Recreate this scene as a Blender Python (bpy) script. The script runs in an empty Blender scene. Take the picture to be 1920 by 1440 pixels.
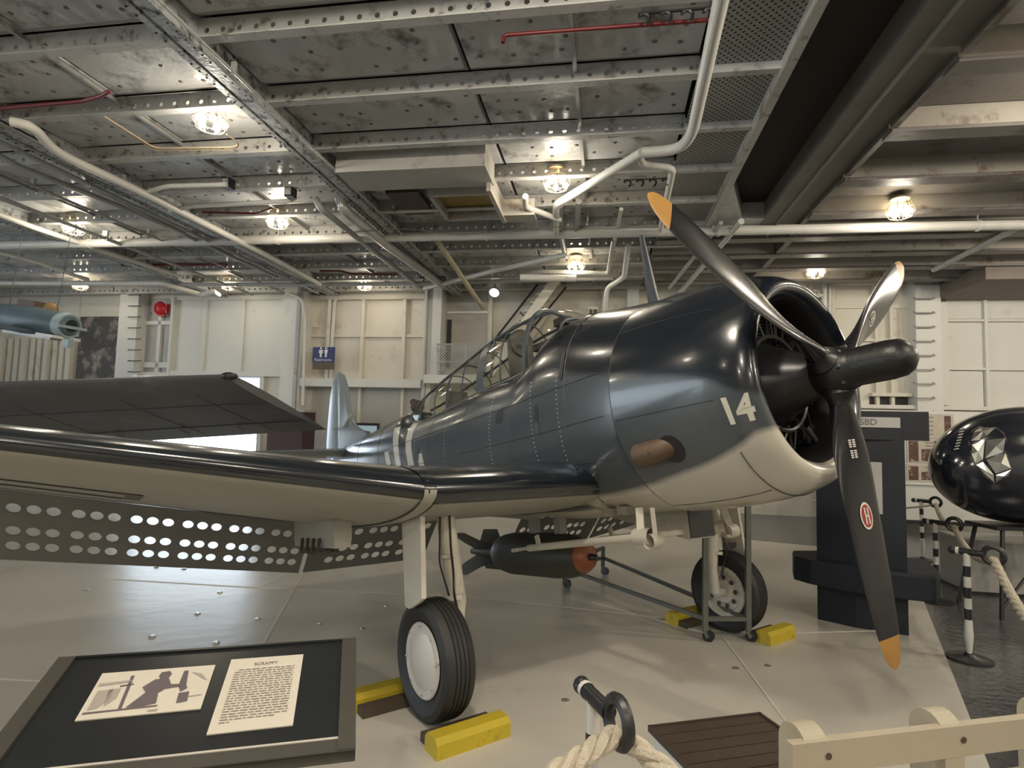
import bpy, bmesh, math, random
from mathutils import Vector, Matrix
random.seed(7)
C = bpy.context.scene.collection
S = bpy.context.scene
# ------------------------------------------------------------------ camera, world, light, exposure
FPX, PITCH, ROLL, EYE = 1100.0, .074, .0264, 1.865
cp, sp, cr, sr = math.cos(PITCH), math.sin(PITCH), math.cos(ROLL), math.sin(ROLL)
FWD = Vector((0, cp, sp)); _up = Vector((0, -sp, cp)); _rt = Vector((1, 0, 0))
RT = cr*_rt + sr*_up; UPV = -sr*_rt + cr*_up
EYEP = Vector((0, 0, EYE))
cam = bpy.data.cameras.new('camera'); cam.sensor_width = 36; cam.lens = FPX/1920*36; cam.clip_start = .05; cam.clip_end = 200
camo = bpy.data.objects.new('camera', cam); C.objects.link(camo)
M = Matrix((RT, UPV, -FWD)).transposed().to_4x4(); M.translation = EYEP
camo.matrix_world = M
S.camera = camo
S.view_settings.view_transform = 'Standard'; S.view_settings.look = 'None'
S.view_settings.gamma = 1; S.view_settings.use_curve_mapping = False
S.view_settings.exposure = 0.3
w = bpy.data.worlds.new('world'); S.world = w; w.use_nodes = True
bg = w.node_tree.nodes['Background']; bg.inputs[0].default_value = (.74, .87, 1, 1); bg.inputs[1].default_value = 4.5
S.cycles.max_bounces = 8; S.cycles.diffuse_bounces = 4; S.cycles.glossy_bounces = 4; S.cycles.transparent_max_bounces = 12
S.cycles.sample_clamp_indirect = 6; S.cycles.use_denoising = True
S.cycles.blur_glossy = 1.0
LAMP_W = 33.0; FAR_W = 265.0
# building frame: D = depth away from the viewer, R = to the right
YB = .16
B1 = Vector((math.sin(YB), math.cos(YB), 0)); B2 = Vector((math.cos(YB), -math.sin(YB), 0)); UZ = Vector((0, 0, 1))
def BW(d, r, z=0): return B1*d + B2*r + UZ*z
BM = Matrix((B2, B1, UZ)).transposed().to_4x4()      # local x = right, y = depth, z = up
def ray(px, py): return RT*((px-960)/FPX) - UPV*((py-720)/FPX) + FWD
def hit(px, py, P0, N):
    d = ray(px, py); return EYEP + d*((Vector(P0)-EYEP).dot(N)/d.dot(N))
def flr(px, py, z=0): return hit(px, py, (0, 0, z), UZ)
def wl(px, py, d=14.6):
    P = hit(px, py, B1*d, B1); return P.dot(B2), P.z
def cl(px, py, z=5.3):
    P = flr(px, py, z); return P.dot(B1), P.dot(B2)
# ------------------------------------------------------------------ materials
MATS = {}
def mat(name, col, rough=.6, metal=0., var=.12, scale=3., bump=0., bscale=60., spec=.5, emit=None, es=0., alpha=None, coat=0., grime=None, gamt=.5, gscale=1.3):
    if name in MATS: return MATS[name]
    m = bpy.data.materials.new(name); m.use_nodes = True; nt = m.node_tree; N = nt.nodes; L = nt.links
    b = N['Principled BSDF']
    b.inputs['Roughness'].default_value = rough; b.inputs['Metallic'].default_value = metal
    b.inputs['Specular IOR Level'].default_value = spec
    b.inputs['Coat Weight'].default_value = coat; b.inputs['Coat Roughness'].default_value = .12
    tc = N.new('ShaderNodeTexCoord')
    no = N.new('ShaderNodeTexNoise'); no.inputs['Scale'].default_value = scale; no.inputs['Detail'].default_value = 6
    L.new(tc.outputs['Object'], no.inputs['Vector'])
    mx = N.new('ShaderNodeMix'); mx.data_type = 'RGBA'
    c = Vector(col[:3])
    mx.inputs['A'].default_value = (*(c*(1-var)), 1); mx.inputs['B'].default_value = (*[min(1, x*(1+var)) for x in c], 1)
    L.new(no.outputs['Fac'], mx.inputs['Factor'])
    out = mx.outputs['Result']
    if grime:
        n2 = N.new('ShaderNodeTexNoise'); n2.inputs['Scale'].default_value = gscale; n2.inputs['Detail'].default_value = 9; n2.inputs['Roughness'].default_value = .68
        L.new(tc.outputs['Object'], n2.inputs['Vector'])
        cr_ = N.new('ShaderNodeValToRGB'); cr_.color_ramp.elements[0].position = gamt; cr_.color_ramp.elements[1].position = gamt+.14
        L.new(n2.outputs['Fac'], cr_.inputs['Fac'])
        m2 = N.new('ShaderNodeMix'); m2.data_type = 'RGBA'; L.new(cr_.outputs['Color'], m2.inputs['Factor'])
        L.new(out, m2.inputs['A']); m2.inputs['B'].default_value = (*grime, 1); out = m2.outputs['Result']
    L.new(out, b.inputs['Base Color'])
    if bump:
        n3 = N.new('ShaderNodeTexNoise'); n3.inputs['Scale'].default_value = bscale; n3.inputs['Detail'].default_value = 4
        L.new(tc.outputs['Object'], n3.inputs['Vector'])
        bp = N.new('ShaderNodeBump'); bp.inputs['Strength'].default_value = bump; bp.inputs['Distance'].default_value = .02
        L.new(n3.outputs['Fac'], bp.inputs['Height']); L.new(bp.outputs['Normal'], b.inputs['Normal'])
    if emit:
        b.inputs['Emission Color'].default_value = (*emit, 1); b.inputs['Emission Strength'].default_value = es
    if alpha is not None: b.inputs['Alpha'].default_value = alpha
    MATS[name] = m
    return m
# ------------------------------------------------------------------ mesh builder
class MB:
    def __init__(s, tf=None): s.v = []; s.f = []; s.m = []; s.tf = tf; s.cm = 0
    def _a(s, vs, fs):
        o = len(s.v)
        if s.tf is not None: vs = [s.tf @ Vector(p) for p in vs]
        s.v += [tuple(p) for p in vs]
        for f in fs: s.f.append([o+i for i in f]); s.m.append(s.cm)
        return s
    def box(s, c, d, rot=None):
        x, y, z = [q/2 for q in d]; R = rot or Matrix.Identity(3); c = Vector(c)
        vs = [c + R @ Vector((a*x, b*y, e*z)) for a in (-1, 1) for b in (-1, 1) for e in (-1, 1)]
        return s._a(vs, [(0,1,3,2),(4,6,7,5),(0,4,5,1),(2,3,7,6),(0,2,6,4),(1,5,7,3)])
    def bx(s, x0, x1, y0, y1, z0, z1): return s.box(((x0+x1)/2, (y0+y1)/2, (z0+z1)/2), (x1-x0, y1-y0, z1-z0))
    def bar(s, a, b, w_, h, up=(0,0,1)):
        a = Vector(a); b = Vector(b); d = (b-a); L = d.length; d.normalize(); sd = d.cross(Vector(up))
        if sd.length < 1e-4: sd = d.cross(Vector((1,0,0)))
        sd.normalize(); u = sd.cross(d)
        R = Matrix((d, sd, u)).transposed(); return s.box((a+b)/2, (L, w_, h), R)
    def tube(s, pts, r, n=10, cap=True, closed=False):
        pts = [Vector(p) for p in pts]; k = len(pts); rs = r if isinstance(r, (list, tuple)) else [r]*k
        vs = []; prev = None
        for i, p in enumerate(pts):
            if closed: t = pts[(i+1) % k]-pts[i-1]
            else: t = (pts[min(i+1, k-1)]-pts[max(i-1, 0)])
            t.normalize()
            if prev is None:
                a = Vector((0,0,1)) if abs(t.z) < .9 else Vector((1,0,0)); u = t.cross(a).normalized()
            else:
                u = prev - t*prev.dot(t)
                u.normalize()
            prev = u; v = t.cross(u)
            for j in range(n):
                an = 2*math.pi*j/n; vs.append(p + (u*math.cos(an)+v*math.sin(an))*rs[i])
        fs = []
        for i in range(k if closed else k-1):
            i2 = (i+1) % k
            for j in range(n): fs.append((i*n+j, i*n+(j+1) % n, i2*n+(j+1) % n, i2*n+j))
        if cap and not closed: fs.append(tuple(range(n))[::-1]); fs.append(tuple((k-1)*n+j for j in range(n)))
        return s._a(vs, fs)
    def lathe(s, prof, o=(0,0,0), ax=(0,0,1), n=24, a0=0, a1=2*math.pi, ref=None):
        # prof: (t along axis, radius)
        o = Vector(o); ax = Vector(ax).normalized()
        u = Vector(ref) if ref else ax.cross(Vector((0,0,1)) if abs(ax.z) < .9 else Vector((1,0,0)))
        u = (u-ax*u.dot(ax)).normalized(); v = ax.cross(u); full = abs(a1-a0-2*math.pi) < 1e-6; m_ = n if full else n+1
        vs = []
        for t, r in prof:
            for j in range(m_):
                an = a0+(a1-a0)*j/n; vs.append(o+ax*t+(u*math.cos(an)+v*math.sin(an))*r)
        fs = []
        for i in range(len(prof)-1):
            for j in range(n):
                j2 = (j+1) % m_; fs.append((i*m_+j, i*m_+j2, (i+1)*m_+j2, (i+1)*m_+j))
        return s._a(vs, fs)
    def loft(s, rings, closed=True, cap=True):
        n = len(rings[0]); vs = [p for r in rings for p in r]; fs = []
        for i in range(len(rings)-1):
            for j in range(n if closed else n-1):
                j2 = (j+1) % n; fs.append((i*n+j, i*n+j2, (i+1)*n+j2, (i+1)*n+j))
        if cap and closed: fs.append(tuple(range(n))[::-1]); fs.append(tuple((len(rings)-1)*n+j for j in range(n)))
        return s._a(vs, fs)
    def prism(s, poly, o, ux, uy, th):
        # poly in 2D -> plane at o spanned by ux,uy, extruded th along ux x uy
        o = Vector(o); ux = Vector(ux); uy = Vector(uy); nn = ux.cross(uy).normalized(); k = len(poly)
        a = [o+ux*p[0]+uy*p[1] for p in poly]; b = [p+nn*th for p in a]
        fs = [tuple(range(k))[::-1], tuple(range(k, 2*k))]+[(i, (i+1) % k, k+(i+1) % k, k+i) for i in range(k)]
        return s._a(a+b, fs)
    def sph(s, c, r, n=12, k=8):
        r3 = r if isinstance(r, (list, tuple)) else (r, r, r); c = Vector(c)
        vs = []
        for i in range(1, k):
            th = math.pi*i/k
            for j in range(n):
                a = 2*math.pi*j/n; vs.append(c+Vector((r3[0]*math.sin(th)*math.cos(a), r3[1]*math.sin(th)*math.sin(a), r3[2]*math.cos(th))))
        vs += [c+Vector((0,0,r3[2])), c-Vector((0,0,r3[2]))]
        T = (k-1)*n; fs = []
        for i in range(k-2):
            for j in range(n): fs.append((i*n+j, (i+1)*n+j, (i+1)*n+(j+1) % n, i*n+(j+1) % n))
        for j in range(n): fs.append((j, (j+1) % n, T)); fs.append(((k-2)*n+(j+1) % n, (k-2)*n+j, T+1))
        return s._a(vs, fs)
    def holed(s, o, ux, uy, W, H, holes, hr, seg=10):
        # rectangular plate W x H split in cells, each holes=(cx,cy,cw,ch) round-holed (radius hr)
        o = Vector(o); ux = Vector(ux).normalized(); uy = Vector(uy).normalized()
        P = lambda x, y: o+ux*x+uy*y
        for cx, cy, cw, ch in holes:
            if hr <= 0 or cw <= 2*hr or ch <= 2*hr:
                s._a([P(cx-cw/2, cy-ch/2), P(cx+cw/2, cy-ch/2), P(cx+cw/2, cy+ch/2), P(cx-cw/2, cy+ch/2)], [(0,1,2,3)]); continue
            inn = []; out = []
            for j in range(seg):
                a = 2*math.pi*(j+.5)/seg; ca, sa = math.cos(a), math.sin(a); inn.append(P(cx+hr*ca, cy+hr*sa))
                k = min(cw/2/max(abs(ca), 1e-9), ch/2/max(abs(sa), 1e-9)); out.append(P(cx+k*ca, cy+k*sa))
            # corners
            vs = inn+out; fs = [(j, (j+1) % seg, seg+(j+1) % seg, seg+j) for j in range(seg)]
            for qx, qy in ((1,1),(-1,1),(-1,-1),(1,-1)):
                an = math.atan2(qy*ch, qx*cw) % (2*math.pi)
                j = int(math.floor(an/(2*math.pi)*seg-.5)) % seg
                vs.append(P(cx+qx*cw/2, cy+qy*ch/2)); fs.append((seg+j, seg+(j+1) % seg, len(vs)-1))
            s._a(vs, fs)
        return s
    def build(s, name, m, parent=None, smooth=False, label=None, cat=None, group=None, kind=None, mw=None, angle=40):
        me = bpy.data.meshes.new(name); me.from_pydata(s.v, [], s.f)
        for mm in (m if isinstance(m, (list, tuple)) else [m]): me.materials.append(mm)
        if any(s.m): me.polygons.foreach_set('material_index', s.m)
        if smooth:
            me.polygons.foreach_set('use_smooth', [True]*len(me.polygons))
            try: me.set_sharp_from_angle(angle=math.radians(angle))
            except Exception: pass
        me.update()
        o = bpy.data.objects.new(name, me); C.objects.link(o)
        if parent: o.parent = parent
        if mw is not None: o.matrix_world = mw
        return tag(o, label, cat, group, kind)
def tag(o, label=None, cat=None, group=None, kind=None):
    if label: o['label'] = label
    if cat: o['category'] = cat
    if group: o['group'] = group
    if kind: o['kind'] = kind
    return o
def thing(name, label, cat, loc=(0,0,0), rot=None, group=None):
    o = bpy.data.objects.new(name, None); C.objects.link(o); o.empty_display_size = .2
    m = (rot.to_4x4() if rot else Matrix.Identity(4)); m.translation = Vector(loc); o.matrix_world = m
    return tag(o, label, cat, group)
def centred(mb):
    # recentre a world-space mesh builder on its base; returns offset
    xs = [v[0] for v in mb.v]; ys = [v[1] for v in mb.v]; zs = [v[2] for v in mb.v]
    c = Vector(((min(xs)+max(xs))/2, (min(ys)+max(ys))/2, min(zs)))
    mb.v = [tuple(Vector(v)-c) for v in mb.v]; return c
def single(mb, name, m, label, cat, group=None, smooth=False, angle=40):
    c = centred(mb); o = mb.build(name, m, None, smooth, label, cat, group, angle=angle); o.location = c; return o
def sub(mb, name, m, parent, smooth=False, label=None, kind=None, angle=40):
    # world-space builder parented under an Empty/obj placed in the world
    inv = parent.matrix_world.inverted() if parent.parent is None else wmat(parent).inverted()
    mb.v = [tuple(inv @ Vector(v)) for v in mb.v]
    return mb.build(name, m, parent, smooth, label, kind=kind, angle=angle)
def wmat(o):
    m = o.matrix_basis.copy()
    while o.parent: o = o.parent; m = o.matrix_basis @ m
    return m
def bend(pts, rad=.08, k=5):
    # round the corners of a polyline
    pts = [Vector(p) for p in pts]; out = [pts[0]]
    for a, b, c in zip(pts, pts[1:], pts[2:]):
        r1 = min(rad, (b-a).length*.45); r2 = min(rad, (c-b).length*.45)
        p = b+(a-b).normalized()*r1; q = b+(c-b).normalized()*r2
        for i in range(k+1):
            t = i/k; out.append(p*(1-t)**2+b*2*t*(1-t)+q*t*t)
    return out+[pts[-1]]
def text_mesh(txt, size, name='text', bold=0.):
    cu = bpy.data.curves.new(name, 'FONT'); cu.body = txt; cu.offset = bold; cu.size = size; cu.align_x = 'CENTER'; cu.align_y = 'CENTER'; cu.resolution_u = 3
    o = bpy.data.objects.new(name, cu); C.objects.link(o); dg = bpy.context.evaluated_depsgraph_get()
    me = bpy.data.meshes.new_from_object(o.evaluated_get(dg)); bpy.data.objects.remove(o)
    v = [tuple(p.co) for p in me.vertices]; f = [list(p.vertices) for p in me.polygons]; bpy.data.meshes.remove(me); return v, f
#MATS
steel = mat('ceiling_paint', (.50,.51,.505), .30, .0, .35, 1.6, .5, 7, .7, grime=(.13,.125,.115), gamt=.53, gscale=2.2)
steel2 = mat('beam_paint', (.50,.50,.48), .38, 0, .25, 2, .2, 30, .6, grime=(.13,.11,.09), gamt=.55, gscale=5)
girdm = mat('girder_paint', (.44,.45,.45), .35, 0, .3, 5, .3, 30, .6, grime=(.035,.035,.035), gamt=.49, gscale=9)
pipem = mat('white_pipe_paint', (.62,.61,.57), .45, 0, .1, 4, .1, 40, grime=(.32,.29,.24), gamt=.62, gscale=4)
greyp = mat('grey_pipe_paint', (.40,.40,.39), .4, 0, .2, 4, .15, 40, grime=(.15,.14,.13), gamt=.58, gscale=4)
cream = mat('cream_wall_paint', (.66,.63,.55), .55, 0, .1, 1.5, .15, 20, grime=(.42,.36,.27), gamt=.58, gscale=1.2)
whitew = mat('white_wall_paint', (.66,.66,.62), .5, 0, .06, 1.5, .1, 20, grime=(.5,.48,.43), gamt=.62, gscale=1.0)
darkm = mat('dark_recess_paint', (.035,.033,.03), .8, 0, .2, 3)
redm = mat('red_paint', (.12,.010,.012), .45)
blackm = mat('black_paint', (.015,.015,.017), .4, 0, .2, 20)
rubber = mat('tyre_rubber', (.018,.018,.018), .6, 0, .3, 8, .1, 60)
# ================================================================== STRUCTURE
# floor: dark deck, pale painted pad with a raised paint edge, weld seams and tie-down studs
deckm = mat('dark_deck_paint', (.075,.075,.08), .16, 0, .3, 1.5, .35, 14, .6, grime=(.04,.04,.042), gamt=.5, gscale=2)
padm = mat('pale_deck_paint', (.50,.475,.42), .30, 0, .10, 1.3, .12, 7, .5, grime=(.36,.32,.26), gamt=.57, gscale=.9)
fl = MB().bx(-26, 16, -14, 24, -.2, 0).build('floor', deckm, kind='structure', mw=BM)
e1 = flr(1745, 1160); e2 = flr(1820, 1350); far1 = flr(1229, 997); far2 = flr(1525, 1024)
dr = (e1-e2).normalized(); nearR = e2-dr*9; dfa = (far2-far1).normalized()
# corner of pad = intersection of right edge and far edge
def isect(p, d, q, e):
    t = ((q-p).x*e.y-(q-p).y*e.x)/(d.x*e.y-d.y*e.x); return p+d*t
farR = isect(e1, dr, far1, dfa); farL = far1-dfa*22
pad = MB().prism([(p.x, p.y) for p in (nearR, farR, farL, Vector((-22, -8, 0)))][::1], (0,0,.001), (1,0,0), (0,1,0), .004).build('painted_pad', padm, fl)
pad.matrix_parent_inverse = BM.inverted()
sm = MB()
seams = [((185,1085),(485,1103)),((485,1103),(580,1055)),((580,1055),(490,1215)),((640,1110),(860,1118)),((860,1118),(1300,1165)),((1355,1195),(1500,1390)),((485,1103),(640,1110)),((1110,1130),(1330,1190)),((1405,1190),(1700,1182)),((0,1275),(110,1280))]
for a, b in seams:
    a, b = flr(*a), flr(*b); sm.bar(a+UZ*.006, b+UZ*.006, .016, .008)
for k in range(6):
    a = BW(1.5+k*.01, -9+k*2.4, .006)
o = sm.build('floor_seam', mat('seam_paint', (.6,.58,.52), .4), fl, kind='stuff'); o.matrix_parent_inverse = BM.inverted()
studm = mat('tie_down_metal', (.6,.6,.58), .25, .8, .1)
for px, py in ((293,1065),(345,1068),(412,1112),(370,1152),(483,1162),(285,1195),(405,1207),(600,1171),(160,1108),(320,1050),(680,1180),(725,1137),(1440,1250),(1380,1255),(1060,1315)):
    p = flr(px, py); o = MB().lathe([(0,.03),(.006,.03),(.012,.018),(.012,0)], (0,0,.004), (0,0,1), 10).build('tie_down_stud', studm, fl, True)
    o.matrix_parent_inverse = BM.inverted(); o.location = p
# dimensions of the deck head
ZB = 5.3; PITCHB = 1.07; D0 = 4.55
ceil_ = MB().bx(-26, 16, -14, 20, 5.62, 5.8).build('ceiling', darkm, kind='structure', mw=BM)
def cpart(mb, name, m, smooth=False, kind=None):
    return mb.build(name, m, ceil_, smooth, kind=kind)
beams = [D0+PITCHB*k for k in range(-7, 10)]
# plating between the beams
platemesh = {}
def plates(r0, r1, n):
    wd = (r1-r0)/n
    for d in beams:
        for i in range(n):
            key = (round(wd, 3),)
            x = r0+wd*(i+.5)
            if key not in platemesh:
                b = MB(); W_, H_ = wd-.02, PITCHB-.03
                # shallow pan: middle hangs lower than the edges
                b.loft([[(-W_/2,-H_/2,.06),(W_/2,-H_/2,.06),(W_/2,H_/2,.06),(-W_/2,H_/2,.06)],
                        [(-W_/2+.02,-H_/2+.12,.0),(W_/2-.02,-H_/2+.12,.0),(W_/2-.02,H_/2-.12,.0),(-W_/2+.02,H_/2-.12,.0)]], cap=True)
                o = b.build('deckhead_plate', steel, ceil_); platemesh[key] = o
            else:
                o = platemesh[key].copy(); C.objects.link(o)
            o.location = (x, d+PITCHB/2, 5.45)
plates(-3.7, .85, 2); plates(-7.05, -3.85, 2); plates(-14.2, -7.2, 3); plates(-21.6, -14.3, 3)
# rivet dimples of the plating, real domes
rv = MB(); rnd = random.Random(3)
for d in beams:
    if d < 2.5 or d > 11: continue
    r = -8.0
    while r < .8:
        for dd in (.3, .52, .78):
            if rnd.random() < .62:
                x = r+rnd.uniform(-.05, .05)
                if -3.95 < x < -3.6 or -7.3 < x < -6.95: continue
                rv.lathe([(0,.028),(-.008,.02),(-.011,0)], (x, d+dd+rnd.uniform(-.05,.05), 5.45), (0,0,1), 6)
        r += .27
o = cpart(rv, 'rivet', mat('rivet_dark', (.16,.16,.155), .45, 0, .2), True, 'stuff')
# transverse beams: holed web, bottom flange
beamcache = {}
def beam(r0, r1, d, web=.19, lowered=0., lit=None):
    L = r1-r0; key = (round(L, 2), web)
    if key not in beamcache:
        b = MB(); n = max(2, int(L/.16)); cw = L/n
        hs = [((i+.5)*cw, .075, cw, .08) for i in range(n)]
        for y0 in (-.004, .004):
            b.holed((0, y0, 0), (1,0,0), (0,0,1), L, web, hs, .026, 8)
            b._a([(0,y0,.115),(L,y0,.115),(L,y0,web),(0,y0,web)], [(0,1,2,3)]); b._a([(0,y0,0),(L,y0,0),(L,y0,.035),(0,y0,.035)], [(0,1,2,3)])
        b.bx(0, L, -.045, .06, -.012, 0)
        o = b.build('transverse_beam', steel2, ceil_); beamcache[key] = o
    else:
        o = beamcache[key].copy(); C.objects.link(o)
    o.location = (r0, d, ZB-lowered)
for d in beams:
    beam(-3.7, .85, d); beam(-7.05, -3.9, d); beam(-10.4, -7.25, d); beam(-13.6, -10.45, d); beam(-17.0, -13.65, d); beam(-20.2, -17.05, d)
# longitudinal girders: double plate strips with rivet heads
for rr in (-3.8, -7.15, -10.4):
    g = MB().bx(rr-.10, rr+.10, -12, 14.6, 5.27, 5.62); g.bx(rr-.15, rr-.075, -12, 14.6, 5.225, 5.27); g.bx(rr-.025, rr+.11, -12, 14.6, 5.215, 5.27)
    cpart(g, 'longitudinal_girder', girdm)
    g = MB(); d = 3.0
    while d < 13:
        for q in (-.125, .075):
            if rnd.random() < .8: g.lathe([(0,.014),(-.008,.009),(-.009,0)], (rr+q, d, 5.22), (0,0,1), 6)
        d += .11
    cpart(g, 'girder_rivet', darkm, kind='stuff')
# thin longitudinal conduits on the plating
for rr in (-.35, -5.5, -9.0):
    cpart(MB().bx(rr-.02, rr+.02, 2, 14, 5.40, 5.44), 'deckhead_stiffener', greyp)
# perforated acoustic panels beside the slot
pm = mat('perforated_panel', (.33,.33,.31), .6, 0, .15, 3)
nt = pm.node_tree; b = nt.nodes['Principled BSDF']; tc = nt.nodes.new('ShaderNodeTexCoord'); mp = nt.nodes.new('ShaderNodeMapping')
mp.inputs['Rotation'].default_value = (0,0,math.radians(45)); mp.inputs['Scale'].default_value = (20,20,20)
sx = nt.nodes.new('ShaderNodeSeparateXYZ')
nt.links.new(tc.outputs['Object'], mp.inputs['Vector']); nt.links.new(mp.outputs['Vector'], sx.inputs[0])
fr_ = []
for ax in 'XY':
    f1 = nt.nodes.new('ShaderNodeMath'); f1.operation = 'FRACT'; nt.links.new(sx.outputs[ax], f1.inputs[0])
    f2 = nt.nodes.new('ShaderNodeMath'); f2.operation = 'SUBTRACT'; f2.inputs[1].default_value = .5; nt.links.new(f1.outputs[0], f2.inputs[0])
    f3 = nt.nodes.new('ShaderNodeMath'); f3.operation = 'MULTIPLY'; nt.links.new(f2.outputs[0], f3.inputs[0]); nt.links.new(f2.outputs[0], f3.inputs[1]); fr_.append(f3)
ad = nt.nodes.new('ShaderNodeMath'); ad.operation = 'ADD'; nt.links.new(fr_[0].outputs[0], ad.inputs[0]); nt.links.new(fr_[1].outputs[0], ad.inputs[1])
lt = nt.nodes.new('ShaderNodeMath'); lt.operation = 'LESS_THAN'; lt.inputs[1].default_value = .06; nt.links.new(ad.outputs[0], lt.inputs[0])
mx = nt.nodes.new('ShaderNodeMix'); mx.data_type = 'RGBA'; nt.links.new(lt.outputs[0], mx.inputs['Factor'])
src = b.inputs['Base Color'].links[0].from_socket; nt.links.new(src, mx.inputs['A']); mx.inputs['B'].default_value = (.015,.015,.015,1); nt.links.new(mx.outputs['Result'], b.inputs['Base Color'])
for d in beams:
    if d > 11: continue
    o = MB().bx(-.36, .36, 0, PITCHB-.08, 0, .03).build('perforated_panel', pm, ceil_); o.location = (1.21, d+.04, 5.36)
    o = MB().bx(.83, 1.62, -.05, .03, 5.28, 5.42).build('panel_rib', steel, ceil_); o.location = (0, d, 0)
cpart(MB().bx(1.57, 1.66, -12, 11, 5.22, 5.6), 'slot_edge_beam', steel2)
# expansion slot: dark deep recess, then the plated edge girder
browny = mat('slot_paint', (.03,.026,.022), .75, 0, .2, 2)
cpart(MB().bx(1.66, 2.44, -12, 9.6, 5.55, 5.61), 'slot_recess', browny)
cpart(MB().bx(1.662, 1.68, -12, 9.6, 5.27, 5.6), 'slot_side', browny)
cpart(MB().bx(1.66, 2.44, 9.6, 10.4, 5.28, 5.6), 'slot_end', steel)
w_ = MB(); w_._a([(1.66,8.2,5.28),(2.1,9.6,5.28),(1.66,9.6,5.28),(1.66,8.2,5.56),(2.1,9.6,5.56),(1.66,9.6,5.56)], [(0,1,2),(3,5,4),(0,3,4,1),(1,4,5,2)])
cpart(w_, 'slot_gusset', steel)
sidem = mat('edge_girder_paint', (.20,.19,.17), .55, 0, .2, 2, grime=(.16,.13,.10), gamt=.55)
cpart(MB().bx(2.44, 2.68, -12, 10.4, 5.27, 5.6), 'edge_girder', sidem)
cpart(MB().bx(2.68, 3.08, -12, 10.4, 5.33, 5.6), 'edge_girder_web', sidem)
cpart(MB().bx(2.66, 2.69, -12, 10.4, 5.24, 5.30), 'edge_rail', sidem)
# coffered bay to the right
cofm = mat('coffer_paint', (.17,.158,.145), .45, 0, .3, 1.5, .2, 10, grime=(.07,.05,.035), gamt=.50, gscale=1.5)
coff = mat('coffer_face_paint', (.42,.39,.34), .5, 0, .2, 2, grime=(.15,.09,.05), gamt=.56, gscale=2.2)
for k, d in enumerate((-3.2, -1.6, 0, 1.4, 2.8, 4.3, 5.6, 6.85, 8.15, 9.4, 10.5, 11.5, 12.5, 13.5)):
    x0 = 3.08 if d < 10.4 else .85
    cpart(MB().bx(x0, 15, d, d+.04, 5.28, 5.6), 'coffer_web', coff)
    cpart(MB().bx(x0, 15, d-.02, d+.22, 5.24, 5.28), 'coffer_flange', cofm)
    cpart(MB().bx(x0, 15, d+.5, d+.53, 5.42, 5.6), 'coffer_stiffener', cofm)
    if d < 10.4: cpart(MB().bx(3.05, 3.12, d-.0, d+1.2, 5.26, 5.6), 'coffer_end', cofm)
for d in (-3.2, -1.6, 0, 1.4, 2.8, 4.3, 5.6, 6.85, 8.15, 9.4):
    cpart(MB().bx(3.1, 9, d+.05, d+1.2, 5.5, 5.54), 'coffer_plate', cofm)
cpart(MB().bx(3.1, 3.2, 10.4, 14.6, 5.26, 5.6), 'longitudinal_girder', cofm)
# ---- back wall at depth 14.6, with the daylight door
WD = 14.6
rL, _ = wl(250, 720); rR, zT = wl(492, 708)
wb = MB()
wb.bx(-26, rL, WD, WD+.25, 0, 5.62); wb.bx(rL, rR, WD, WD+.25, zT, 5.62); wb.bx(rR, 16, WD, WD+.25, 0, 5.62)
wall_b = wb.build('wall_back', cream, kind='structure', mw=BM)
def wpart(mb, name, m, smooth=False): return mb.build(name, m, wall_b, smooth)
MB().bx(rL-.12, rL, WD-.12, WD+.3, 0, zT+.1).bx(rR, rR+.12, WD-.12, WD+.3, 0, zT+.1).bx(rL, rR, WD-.12, WD+.3, zT, zT+.1).build('door_1', whitew, kind='structure', mw=BM)
# other enclosing walls (out of view): behind the viewer and to the right; the port side is an open bay
wallz = MB().bx(-26, 16, -14, -13.8, 0, 5.62).build('wall_front', cream, kind='structure', mw=BM)
MB().bx(12.5, 12.7, -13.8, WD, 0, 5.62).build('wall_right', cream, kind='structure', mw=BM)
MB().bx(-22, -21.8, 6, WD, 0, 5.62).build('wall_left', cream, kind='structure', mw=BM)
def W(px, py, d=None): return wl(px, py, d or WD)
def wrect(px0, py0, px1, py1, th, name, m, off=0.0, d=None):
    # plate on the back wall spanning two image corners
    xm = (px0+px1)/2; ym = (py0+py1)/2; dd = (d or WD)-off
    a = wl(px0, ym, dd)[0]; b = wl(px1, ym, dd)[0]; c_ = wl(xm, py1, dd)[1]; e = wl(xm, py0, dd)[1]
    return wpart(MB().bx(a, b, dd-th, dd, c_, e), name, m)
# white framed double panel
wrect(330, 560, 545, 700, .05, 'white_panel', whitew)
for x in (330, 386, 458, 532): wrect(x-3, 560, x+3, 700, .12, 'panel_frame', whitew)
wrect(326, 556, 548, 564, .14, 'panel_frame', whitew); wrect(326, 697, 546, 706, .18, 'panel_frame', whitew)
# heavy column right of it and the next ones
wrect(546, 545, 582, 800, .5, 'wall_column', whitew); wrect(572, 545, 578, 800, .56, 'column_rail', greyp)
wrect(800, 545, 816, 860, .4, 'wall_column', whitew); wrect(820, 545, 836, 720, .5, 'wall_column', whitew); wrect(806, 545, 809, 800, .5, 'column_rail', greyp)
# ladder column far left with rungs
wrect(238, 548, 272, 745, .35, 'rung_column', whitew)
rungm = mat('rung_metal', (.03,.03,.03), .5)
for k in range(9):
    x, z = wl(254, 553+k*20.5, WD-.36); wpart(MB().tube(bend([(x-.17, WD-.36, z), (x-.17, WD-.45, z-.02), (x+.17, WD-.45, z-.02), (x+.17, WD-.36, z)], .03, 3), .012, 6), 'rung', rungm)
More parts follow.
